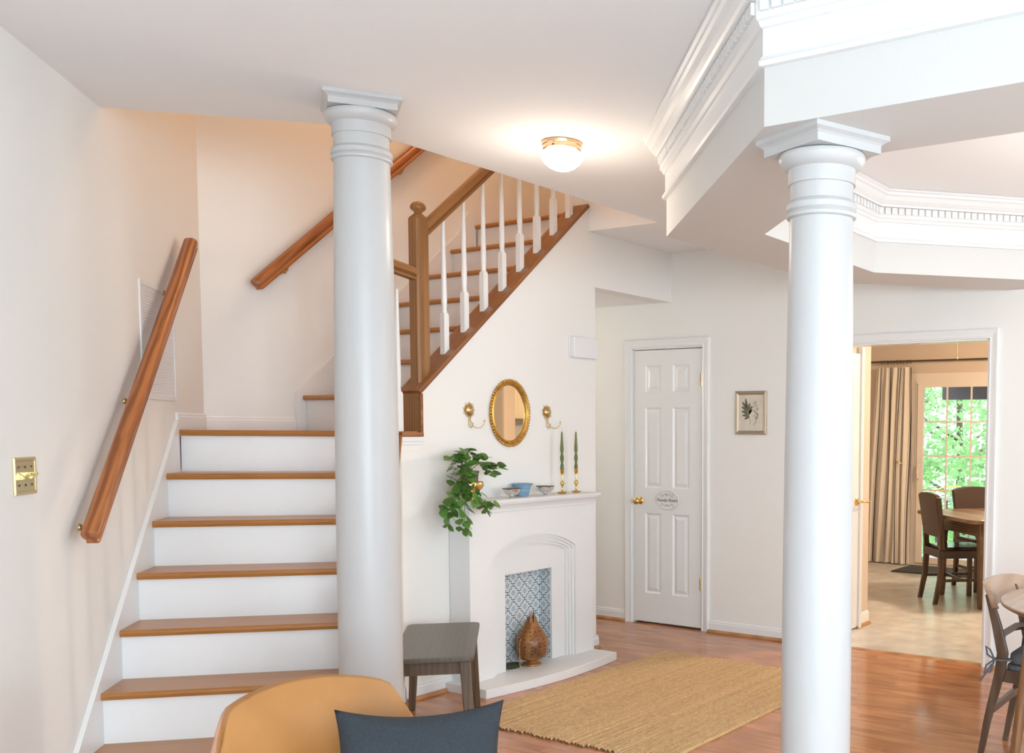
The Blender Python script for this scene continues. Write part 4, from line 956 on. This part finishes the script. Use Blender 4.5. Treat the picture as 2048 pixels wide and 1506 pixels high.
# ------------------------------------------------------------------ bench
bn = thing('bench', 'grey-brown wooden bench with rounded corners beside the fireplace', 'bench', (3.272, 3.655, 0), math.radians(44))
bl_, bw_ = .41, .178
MB().prism(rrect(-bl_, bl_, -bw_, bw_, .035, 6), .418, .442).build('seat', 'bench', bn, bevel=.006, seg=3)
MB().box(-bl_ + .06, bl_ - .06, -bw_ + .03, -bw_ + .05, .355, .418).box(-bl_ + .06, bl_ - .06, bw_ - .05, bw_ - .03, .355, .418).box(-bl_ + .05, -bl_ + .07, -bw_ + .04, bw_ - .04, .355, .418).box(bl_ - .07, bl_ - .05, -bw_ + .04, bw_ - .04, .355, .418).build('apron', 'benchleg', bn)
for sx in (-1, 1):
    for sy in (-1, 1):
        top = (sx * (bl_ - .055), sy * (bw_ - .04)); bot = (sx * (bl_ - .028), sy * (bw_ - .016)); a, b_ = .024, .0165
        m = MB().add([(top[0] + p * a, top[1] + q * a, .4178) for p, q in ((-1, -1), (1, -1), (1, 1), (-1, 1))] + [(bot[0] + p * b_, bot[1] + q * b_, 0) for p, q in ((-1, -1), (1, -1), (1, 1), (-1, 1))],
                     [(0, 1, 2, 3), (7, 6, 5, 4), (4, 5, 1, 0), (5, 6, 2, 1), (6, 7, 3, 2), (7, 4, 0, 3)])
        m.build('leg', 'benchleg', bn, bevel=.005)

# ------------------------------------------------------------------ leather armchair and pillow (foreground)
ac = thing('armchair', 'tan leather shell armchair in the foreground', 'armchair', (1.655, 2.14, 0), math.radians(166))
# local: +x = chair's right seen from behind, back at -y, front +y ; rotated so the back stands away from the viewer
def back(u, v, off):
    """u,v in 0..1; rounded sheet, hollow towards the sitter"""
    a = (u - .5) * 2; top = .732; z0 = .36
    k = abs(a)
    zt = top - .055 * k ** 2 - .17 * max(0, (k - .72) / .28) ** 2.4
    z = z0 + (zt - z0) * v
    hw_ = .292 + .02 * math.sin(PI * v)
    x = a * hw_ * (1 - .10 * max(0, (v - .75) / .25) ** 2 * k ** 4)
    y = -.27 + .115 * k ** 2.2 - .10 * v + .03 * math.sin(PI * v)
    return Vector((x, y + off, z))
nu, nv = 36, 24
F_ = MB().grid(nu, nv, lambda u, v: back(u, v, .012)); Bk = MB().grid(nu, nv, lambda u, v: back(u, v, -.026))
bd_ = MB(); bd_.v = F_.v + Bk.v; n_ = len(F_.v); bd_.f = [tuple(i for i in f) for f in F_.f] + [tuple(reversed([i + n_ for i in f])) for f in Bk.f]
rim = [i for i in range(nu + 1)] + [(j + 1) * (nu + 1) - 1 for j in range(1, nv + 1)] + [nv * (nu + 1) + i for i in range(nu - 1, -1, -1)] + [j * (nu + 1) for j in range(nv - 1, 0, -1)]
for a, b_ in zip(rim, rim[1:] + rim[:1]): bd_.f.append((b_, a, a + n_, b_ + n_))
o = bd_.build('back_pad', 'leather', ac, smooth=60); mdf = o.modifiers.new('round', 'BEVEL'); mdf.width = .012; mdf.segments = 3; mdf.limit_method = 'ANGLE'; mdf.angle_limit = math.radians(55)
sh_ = MB().grid(nu, nv, lambda u, v: back(.5 + (u - .5) * 1.022, v * .985, -.035))
o = sh_.build('back_shell', 'shell', ac, smooth=60); sm = o.modifiers.new('thick', 'SOLIDIFY'); sm.thickness = .012; sm.offset = 0
MB().prism(rrect(-.27, .27, -.22, .30, .09, 6), .30, .40).build('seat_pad', 'leather', ac, bevel=.03, seg=4)
for sx in (-1, 1):
    for sy in (-1, 1): MB().tube([(sx * .18, .03 + sy * .17, .30), (sx * .25, .04 + sy * .25, 0)], [.02, .012], 10).build('leg', 'walnut', ac, smooth=50)
pw = thing('pillow', 'slate blue square cushion leaning in the leather armchair', 'pillow', (1.825, 2.112, .52), math.radians(-37.9))
def pil(sgn):
    def f(u, v):
        a = (u - .5) * 2; b_ = (v - .5) * 2
        x = a * .222 * (1 - .10 * (1 - b_ * b_) * 0 - .09 * (1 - b_ * b_)); z = b_ * .17 * (1 - .19 * (1 - a * a))
        th_ = .062 * ((1 - a ** 4) * (1 - b_ ** 4)) ** .55
        th_ += .004 * math.sin(7 * a + 3 * b_) * (1 - a * a) * (1 - b_ * b_)
        return Vector((x, sgn * th_, z))
    return f
pf = MB().grid(32, 28, pil(-1)); pb = MB().grid(32, 28, pil(1)); pp = MB(); pp.v = pf.v + pb.v; k_ = len(pf.v); pp.f = list(pf.f) + [tuple(reversed([i + k_ for i in f])) for f in pb.f]
o = pp.build('cushion_cover', 'pillow', pw, smooth=80, rot=(math.radians(-14), math.radians(1.8), 0))
bm = bmesh.new(); bm.from_mesh(o.data); bmesh.ops.remove_doubles(bm, verts=bm.verts, dist=1e-5); bm.to_mesh(o.data); bm.free()

# ------------------------------------------------------------------ dining set at the right edge
tb = thing('dining_table', 'round light-topped walnut dining table at the right edge', 'table', (4.3, .65, 0))
MB().lathe([(.50, .708), (.565, .716), (.583, .726), (.586, .735), (.582, .74), (.001, .7402)], 72, cap=False).build('tabletop', 'tabletop', tb, smooth=25)
MB().lathe([(.586, .7335), (.583, .7255), (.565, .7155), (.5, .7075)], 72, cap=False).build('table_edge', 'tableleg', tb, smooth=25)
for i, (lx, ly) in enumerate(((-.33, .43), (.33, .40), (.33, -.40), (-.33, -.40))):
    MB().tube([(lx * .82, ly * .9, .71), (lx * 1.06, ly * 1.05, 0)], [.028, .019], 14).build('leg', 'tableleg', tb, smooth=50)
dc = thing('dining_chair', 'walnut dining chair with curved backrest and grey tied cushion', 'chair', (4.37, 1.05, 0))
for sx in (-1, 1):
    P_ = [(sx * .2, .25, 0), (sx * .2, .215, .2), (sx * .2, .165, .42), (sx * .2, .155, .5), (sx * .195, .185, .62), (sx * .19, .225, .745)]
    hwid = [.012, .016, .022, .024, .021, .014]; m = MB(); vs = []; fs = []
    for (a, b_, c), h_ in zip(P_, hwid): vs += [(a - .011, b_ - h_, c), (a + .011, b_ - h_, c), (a + .011, b_ + h_, c), (a - .011, b_ + h_, c)]
    for k in range(len(P_) - 1): fs += [(4 * k + i, 4 * k + (i + 1) % 4, 4 * k + 4 + (i + 1) % 4, 4 * k + 4 + i) for i in range(4)]
    fs += [(3, 2, 1, 0), tuple(4 * (len(P_) - 1) + i for i in range(4))]
    m.add(vs, fs).build('back_leg', 'walnut', dc, bevel=.004)
    MB().add([(sx * .2 + p * .016, -.22 + q * .016, .42) for p, q in ((-1, -1), (1, -1), (1, 1), (-1, 1))] + [(sx * .215 + p * .011, -.245 + q * .011, 0) for p, q in ((-1, -1), (1, -1), (1, 1), (-1, 1))], [(0, 1, 2, 3), (7, 6, 5, 4), (4, 5, 1, 0), (5, 6, 2, 1), (6, 7, 3, 2), (7, 4, 0, 3)]).build('front_leg', 'walnut', dc)
def hoop(u, v, off):
    a = (u - .5) * 2; x = a * .258; y = .262 - .075 * a * a; c = .735 + .004 * a * a
    hh = .055 * (1 - .35 * abs(a) ** 6)
    return Vector((x, y + off + .018 * (v - .5) * 2, c + hh * (v - .5) * 2))
m = MB(); f1 = MB().grid(24, 6, lambda u, v: hoop(u, v, -.011)); f2 = MB().grid(24, 6, lambda u, v: hoop(u, v, .011)); n_ = len(f1.v); m.v = f1.v + f2.v
m.f = list(f1.f) + [tuple(reversed([i + n_ for i in f])) for f in f2.f]
rim = [i for i in range(25)] + [(j + 1) * 25 - 1 for j in range(1, 7)] + [150 + i for i in range(23, -1, -1)] + [j * 25 for j in range(5, 0, -1)]
for a, b_ in zip(rim, rim[1:] + rim[:1]): m.f.append((b_, a, a + n_, b_ + n_))
m.build('backrest', 'tabletop', dc, smooth=50)
MB().tube([(-.2, .165, .555), (-.1, .19, .56), (.1, .19, .56), (.2, .165, .555)], [.018] * 4, 4).build('back_crossbar', 'walnut', dc)
MB().box(-.195, .195, .135, .157, .375, .43).box(-.2, -.18, -.22, .14, .375, .43).box(.18, .2, -.22, .14, .375, .43).box(-.195, .195, -.23, -.21, .375, .43).build('seat_rail', 'walnut', dc)
MB().box(-.19, .19, .188, .206, .235, .265).build('stretcher', 'walnut', dc)
MB().prism(rrect(-.205, .205, -.24, .145, .05), .43, .452).build('seat', 'greycloth', dc, bevel=.008, seg=3)
cu = thing('seat_cushion', 'grey tie-on cushion on the dining chair', 'cushion', (4.37, 1.05, .453))
MB().prism(rrect(-.2, .2, -.23, .135, .05), 0, .05).build('cushion_pad', 'greycloth', cu, bevel=.016, seg=4)
MB().tube([(-.17, .12, .02), (-.2, .19, .02), (-.215, .185, .02), (-.224, .15, .02), (-.2, .115, .022)], .005, 6).build('tie_band', 'greycloth', cu, smooth=60)
MB().tube([(-.218, .185, .02), (-.225, .215, .04), (-.222, .222, .075), (-.216, .205, .06), (-.218, .186, .022)], .0045, 6).tube([(-.218, .185, .02), (-.232, .215, -.005), (-.235, .225, -.04), (-.226, .2, -.035), (-.219, .186, .015)], .0045, 6).tube([(-.222, .195, .0), (-.232, .22, -.045), (-.24, .24, -.075)], .0045, 6).build('tie_bow', 'greycloth', cu, smooth=60)

# ------------------------------------------------------------------ kitchen beyond the opening
pd = thing('door_2', 'white pantry door with brass lever, seen edge-on behind the right column', 'door', (6.06, 3.0, 0), 0, kind='structure')
MB().box(.02, .575, -.0, .02, .012, 2.0).build('door_slab', 'trim', pd)
for z0, z1 in ((.2, .85), (1.0, 1.9)):
    for x0, x1 in ((.1, .27), (.33, .5)): MB().box(x0, x1, -.004, .001, z0, z1).build('door_panel', 'trim', pd)
MB().lathe([(.03, 0), (.03, .006), (.022, .012), (.01, .014)], 20).build('rosette', 'brass', pd, smooth=40, loc=(.53, 0, .935), rot=(PI / 2, 0, 0))
MB().tube([(.53, -.012, .935), (.53, -.045, .935), (.545, -.052, .935), (.62, -.05, .93), (.64, -.052, .928)], [.009, .008, .008, .007, .009], 10).build('lever', 'brass', pd, smooth=50)
MB().box(.578, .62, -.012, .02, 0, 2.05).build('door_casing', 'trim', pd)
# sliding glass door
sd = thing('door_3', 'white framed sliding glass door with muntin grid at the kitchen end', 'sliding door', (KX1, 3.95, 0), 0, kind='structure')
def sdb(mb, n, m, **k):
    mb.v = [(a - KX1, b - 3.95, c) for a, b, c in mb.v]; return mb.build(n, m, sd, **k)
xg = KX1 - .05
sdb(frame4(MB(), KX1 - .02, KX1 - .0005, 2.03, 4.02, .001, 2.07, .072, .07, 0), 'casing', 'slide')
sdb(frame4(MB(), KX1 - .03, KX1 + .1, 2.1025, 3.947, .001, 1.9995, .03, .035, .03), 'frame', 'slide')
sdb(frame4(MB(), xg + .001, xg + .035, 3.0, 3.9165, .032, 1.964, .066, .045, .06), 'sash', 'slide')
sdb(frame4(MB(), xg + .05, xg + .085, 2.133, 3.06, .032, 1.964, .06, .045, .06), 'sash', 'slide')
GZ0, GZ1 = .088, 1.92
for a, b_, xx in ((3.066, 3.856, xg + .012), (2.19, 3.0, xg + .062)):
    sdb(MB().box(xx + .004, xx + .007, a, b_, GZ0, GZ1), 'pane', 'glass')
    for i in (1, 2):
        y = a + (b_ - a) * i / 3; sdb(MB().box(xx - .003, xx + .0035, y - .009, y + .009, GZ0, GZ1), 'muntin', 'slide')
    for i in (1, 2, 3, 4):
        z = GZ0 + (GZ1 - GZ0) * i / 5; sdb(MB().box(xx - .0035, xx + .003, a, b_, z - .009, z + .009), 'muntin', 'slide')
sdb(MB().tube([(xg, 3.895, .93), (xg - .03, 3.895, .95), (xg - .03, 3.895, 1.08), (xg, 3.895, 1.1)], .008, 8), 'pull_handle', 'slide')
# curtain rod, rings and curtain
rd = thing('curtain_rod', 'dark bronze curtain rod above the sliding glass door', 'curtain rod', (KX1 - .09, 4.46, 2.2))
MB().tube([(0, 0, 0), (0, -2.3, 0)], .010, 12).build('rod', 'iron', rd, smooth=50)
MB().ball((0, .01, 0), .022, 12, 8).build('finial', 'antique', rd, smooth=60)
for y in (-.03, -1.2): MB().tube([(.09, y, .0), (0, y, 0)], .006, 8).build('bracket', 'iron', rd)
cy0, cy1, ct0, ct1 = 4.48, 3.99, 4.385, 3.975
cv = thing('curtain', 'cream curtain with dark ticking stripes beside the sliding glass door', 'curtain', (KX1 - .09, 4.2, 0))
NU, NV = 150, 26; vs = []; uv = []
for j in range(NV + 1):
    v = j / NV; z = .012 + (2.135 - .012) * v
    for i in range(NU + 1):
        u = i / NU; y = (cy0 + (cy1 - cy0) * u) * (1 - v) + (ct0 + (ct1 - ct0) * u) * v
        wv = math.sin(u * 2 * PI * 5.5 + 1.3 * math.sin(v * 2.2 + u * 5)) ; am = .034 * (.75 + .5 * (1 - v)) * (1 if v < .96 else .8)
        pinch = 1 - .22 * math.exp(-((v - .53) / .12) ** 2) * 0
        y += .012 * math.cos(u * 2 * PI * 5.5 + 1.2) + .022 * math.sin(u * 9 + v * 2.2) * math.sin(PI * v) * .8
        vs.append((am * wv - .0, y - 4.2, z))
me_ = bpy.data.meshes.new('cloth'); me_.from_pydata(vs, [], [(j * (NU + 1) + i, j * (NU + 1) + i + 1, (j + 1) * (NU + 1) + i + 1, (j + 1) * (NU + 1) + i) for j in range(NV) for i in range(NU)])
ul = me_.uv_layers.new(name='UVMap')
for lp_ in me_.loops: k = lp_.vertex_index; ul.data[lp_.index].uv = ((k % (NU + 1)) / NU, (k // (NU + 1)) / NV)
for p in me_.polygons: p.use_smooth = True
me_.materials.append(M['curtain']); o = bpy.data.objects.new('cloth', me_); COL.objects.link(o); o.parent = cv
tor = None
for i in range(11):
    y = ct0 + (ct1 - ct0) * (i + .5) / 11 - 4.2
    if tor is None: tor = MB().tube([(.019 * math.cos(a * PI / 9), 0, .019 * math.sin(a * PI / 9)) for a in range(19)], .003, 6, False).build('ring', 'iron', cv, smooth=60); o = tor
    else: o = tor.copy(); COL.objects.link(o); o.parent = cv
    o.location = (0, y, 2.194); o.rotation_euler = (0, 0, rng.uniform(-.5, .5))
o = MB().ball((0, 0, 0), .012, 10, 6).tube([(0, 0, 0), (.03, -.06, -.03), (.07, -.09, -.04)], .004, 6).build('holdback', 'antique', cv, smooth=60, loc=(-.05, 4.1 - 4.2, 1.12))
vn = tag(MB().box(0, .10, -.08, .08, -.03, .0).build('ceiling_vent', 'plastic', None, bevel=.006, loc=(9.9, 4.02, 2.44)), 'small white fixture on the kitchen ceiling above the curtain', 'vent')
pc = thing('pull_chain', 'fine pull chain hanging from the kitchen ceiling light', 'pull chain', (8.4, 2.886, 2.44))
MB().tube([(0, 0, 0), (0, 0, -.345)], .0022, 6).build('chain', 'brass', pc); MB().lathe([(.003, -.37), (.007, -.362), (.006, -.35), (.003, -.342)], 12).build('pull', 'brass', pc, smooth=60)
MB().lathe([(.001, 0), (.05, -.001), (.048, -.02), (.03, -.03), (.001, -.03)], 24, cap=False).build('canopy', 'brass', pc, smooth=40)
mt = tag(MB().prism(rrect(-.28, .28, -.43, .43, .01), .0, .009).build('doormat', 'mat', None, bevel=.002, loc=(9.83, 3.52, .0)), 'dark grey doormat inside the sliding glass door', 'doormat')
# cabinets on the far right kitchen wall, seen in the mirror
struct(MB().box(9.5, 10.19, -1.0995, -1.09, .9, 1.57).build('trim_6', mat('grey_backsplash', (.60, .63, .68), .4)), 'pale grey backsplash below the cream wall cabinet', 'backsplash')
tall = thing('tall_cabinet', 'tall taupe cabinet seen in the mirror', 'cabinet', (9.26, -1.1, 0))
MB().box(0, .22, .001, .34, .002, 2.3).build('body', mat('taupe_cabinet', (.50, .46, .40), .5), tall); MB().box(.01, .21, .34, .358, .1, 2.29).build('cabinet_door', 'kwall', tall, bevel=.003)
cb = thing('wall_cabinet', 'cream wall cabinet seen in the mirror', 'cabinet', (9.5, -1.1, 1.58))
MB().box(0, .66, .001, .30, 0, .8).build('body', 'cab', cb)
for j in (0, 1):
    x0 = .005 + j * .33; dd = MB().box(x0, x0 + .32, .30, .32, .01, .79).build('cabinet_door', 'cab', cb, bevel=.003)
    MB().box(x0 + .05, x0 + .27, .32, .326, .06, .74).build('raised_panel', 'cab', dd)
    hx = x0 + (.295 if j == 0 else .025); MB().tube([(hx, .322, .08), (hx, .345, .09), (hx, .345, .17), (hx, .322, .18)], .005, 6).build('handle', 'iron', dd)
# kitchen table
kt = thing('kitchen_table', 'square brown oak table in the kitchen', 'table', (8.42, 2.47, 0), PI / 4)
MB().prism(rrect(-.565, .565, -.565, .565, .10, 8), .715, .75).build('tabletop', 'ktable', kt, bevel=.01, seg=3)
for i in range(4):
    a = i * PI / 2; pan = MB().box(-.40, .40, -.43, -.405, .60, .714).box(-.40, .40, -.434, -.43, .612, .622).box(-.40, .40, -.434, -.43, .632, .642).box(-.40, .40, -.434, -.43, .652, .662)
    pan.build('apron', 'ktable', kt, rot=(0, 0, a))
for sx in (-1, 1):
    for sy in (-1, 1):
        MB().lathe([(.032, 0), (.034, .03), (.040, .1), (.044, .4), (.052, .56), (.066, .6), (.066, .714)], 4, (0, 0, 0)).build('leg', 'ktable', kt, bevel=.006, loc=(sx * .372, sy * .372, 0), rot=(0, 0, PI / 4))
def parsons(loc, rz, label):
    t = thing('parsons_chair', label, 'chair', loc, rz, 'brown leather kitchen chairs')
    # local: faces +y, back at -y
    for sx in (-1, 1):
        vs = []; fs = []
        P_ = [(-.255, 0, .017), (-.215, .2, .021), (-.2, .42, .023), (-.215, .62, .02), (-.24, .75, .016)]
        for y, z, h_ in P_: vs += [(sx * .185 - .017, y - h_, z), (sx * .185 + .017, y - h_, z), (sx * .185 + .017, y + h_, z), (sx * .185 - .017, y + h_, z)]
        for k in range(4): fs += [(4 * k + i, 4 * k + (i + 1) % 4, 4 * k + 4 + (i + 1) % 4, 4 * k + 4 + i) for i in range(4)]
        fs += [(3, 2, 1, 0), (16, 17, 18, 19)]
        MB().add(vs, fs).build('back_leg', 'darkleg', t)
        MB().box(sx * .185 - .018, sx * .185 + .018, .18, .216, 0, .4).build('front_leg', 'darkleg', t)
        MB().box(sx * .185 - .009, sx * .185 + .009, -.21, .19, .185, .21).build('stretcher', 'darkleg', t)
    MB().box(-.185, .185, -.02, -.0, .188, .208).build('stretcher', 'darkleg', t)
    MB().prism(rrect(-.22, .22, -.23, .235, .03), .385, .455).build('seat_box', 'parson', t, bevel=.012, seg=3)
    MB().prism(rrect(-.205, .205, -.2, .225, .04), .452, .478).build('seat_pad', 'seatblack', t, bevel=.016, seg=4)
    def bk(s_):
        def f(u, v):
            a = (u - .5) * 2; z = .56 + v * (.372 - .022 * a * a - .012 * abs(a) ** 10)
            return Vector((a * (.195 + .022 * v), -.213 - .05 * v + .012 * a * a + s_, z))
        return f
    m = MB(); f1 = MB().grid(16, 10, bk(.026)); f2 = MB().grid(16, 10, bk(-.026)); n_ = len(f1.v); m.v = f1.v + f2.v; m.f = [tuple(reversed(f)) for f in f1.f] + [tuple(i + n_ for i in f) for f in f2.f]
    rim = [i for i in range(17)] + [(j + 1) * 17 - 1 for j in range(1, 11)] + [170 + i for i in range(15, -1, -1)] + [j * 17 for j in range(9, 0, -1)]
    for a, b_ in zip(rim, rim[1:] + rim[:1]): m.f.append((a, b_, b_ + n_, a + n_))
    m.build('backrest', 'parson', t, smooth=50, bevel=.008, seg=2)
    return t
parsons((8.228, 2.80, 0), math.atan2(-.76, .65) - PI / 2, 'brown leather kitchen chair nearest the striped curtain')
parsons((8.985, 2.785, 0), math.atan2(-.707, -.707) - PI / 2, 'brown leather kitchen chair facing the viewer behind the kitchen table')

# ------------------------------------------------------------------ outdoors beyond the glass
struct(MB().box(10.32, 40, -14, 30, -2.6, -2.5).build('ground', 'grass'), 'sunny lawn below the deck', 'ground')
dk = thing('deck', 'grey deck with railing outside the sliding glass door', 'deck', (10.4, 2, -.12))
for i in range(12): MB().box(i * .145, i * .145 + .138, -3, 4.2, -.04, 0).build('deck_board', 'deck', dk)
MB().box(1.66, 1.72, -3, 2.55, .70, .74).build('top_rail', 'deck', dk); MB().box(1.67, 1.71, -3, 2.55, .10, .14).build('bottom_rail', 'deckdark', dk)
b0 = None
for i in range(46):
    if b0 is None: b0 = MB().box(1.675, 1.705, -.016, .016, .14, .70).build('rail_spindle', 'deckdark', dk); o = b0
    else: o = b0.copy(); COL.objects.link(o); o.parent = dk
    o.location = (0, 2.5 - i * .12, 0)
aw = thing('deck_awning', 'dark grey awning edge above the deck', 'awning', (12.2, 1.6, 1.855))
MB().box(0, .06, -2.6, 2.78, 0, .28).build('beam', 'deckdark', aw); MB().box(-1.85, -.001, -2.6, 2.76, .26, .28).build('roof_panel', 'deckdark', aw)
MB().tube([(.03, -2.5, -2.0), (.03, -2.5, .02)], .05, 8).build('post', 'deckdark', aw)
hs = tag(MB().tube([(0, .55 * math.cos(a), .55 * math.sin(a)) for a in [PI * .05 + i * PI * .9 / 20 for i in range(21)]], .012, 6).build('garden_hoop', 'hose', None, 60, loc=(13.2, 4.55, .15)), 'thin yellow-green garden hoop outside the glass', 'hoop')
MBp = MB().tube([(0, .54, .08), (0, .55, -2.6)], .012, 6).tube([(0, -.54, .08), (0, -.55, -2.6)], .012, 6).build('hoop_leg', 'hose', hs)
def tree(x, y, h_, R, n, label, seed):
    t = thing('tree', label, 'tree', (x, y, -2.5), 0, 'leafy trees beyond the deck'); r_ = random.Random(seed)
    tr = MB().tube([(0, 0, 0), (.1, .05, h_ * .4), (0, .1, h_ * .75)], [.14, .1, .04], 8)
    for i in range(7):
        a = r_.uniform(0, 2 * PI); z = h_ * r_.uniform(.25, .7); tr.tube([(.03, .05, z), (R * .4 * math.cos(a), R * .4 * math.sin(a), z + .5), (R * .8 * math.cos(a), R * .8 * math.sin(a), z + .8)], [.045, .03, .01], 6)
    tr.build('trunk', 'bark', t, smooth=60)
    vs = []; fs = []
    cl = []
    for i in range(70):
        a = r_.uniform(0, 2 * PI); u = r_.uniform(-1, 1); rr3 = R * r_.uniform(.35, 1); cl.append(Vector((rr3 * math.cos(a) * math.sqrt(1 - u * u), rr3 * math.sin(a) * math.sqrt(1 - u * u), h_ * .55 + u * h_ * .45)))
    for i in range(n):
        c = r_.choice(cl); p = c + Vector((r_.gauss(0, .26), r_.gauss(0, .26), r_.gauss(0, .16))); s_ = r_.uniform(.06, .12)
        d_ = Vector((r_.gauss(0, 1), r_.gauss(0, 1), r_.gauss(-.3, .5))).normalized(); e = d_.orthogonal().normalized(); e = (e + .6 * Vector((r_.gauss(0, 1), r_.gauss(0, 1), r_.gauss(0, 1)))).normalized()
        k = len(vs); vs += [p, p + d_ * s_ * .5 + e * s_ * .42, p + d_ * s_ * 1.1, p + d_ * s_ * .5 - e * s_ * .42]; fs.append((k, k + 1, k + 2, k + 3))
    MB().add(vs, fs).build('foliage', 'foliage', t)['kind'] = 'stuff'
tree(14.4, 3.4, 6.4, 2.0, 12000, 'bright green maple to the right, just beyond the deck rail', 1)
tree(15.2, 7.3, 6.4, 2.1, 12000, 'bright green maple to the left, just beyond the deck rail', 2)
tree(19.6, 6.6, 7.2, 2.2, 11000, 'leafy green tree standing between and behind the two maples', 3)
tree(19.0, 2.0, 7.0, 2.1, 5000, 'leafy green tree behind the deck awning', 4)
tree(17.0, 5.2, 2.6, .9, 4000, 'low bright green shrub below the deck', 5)
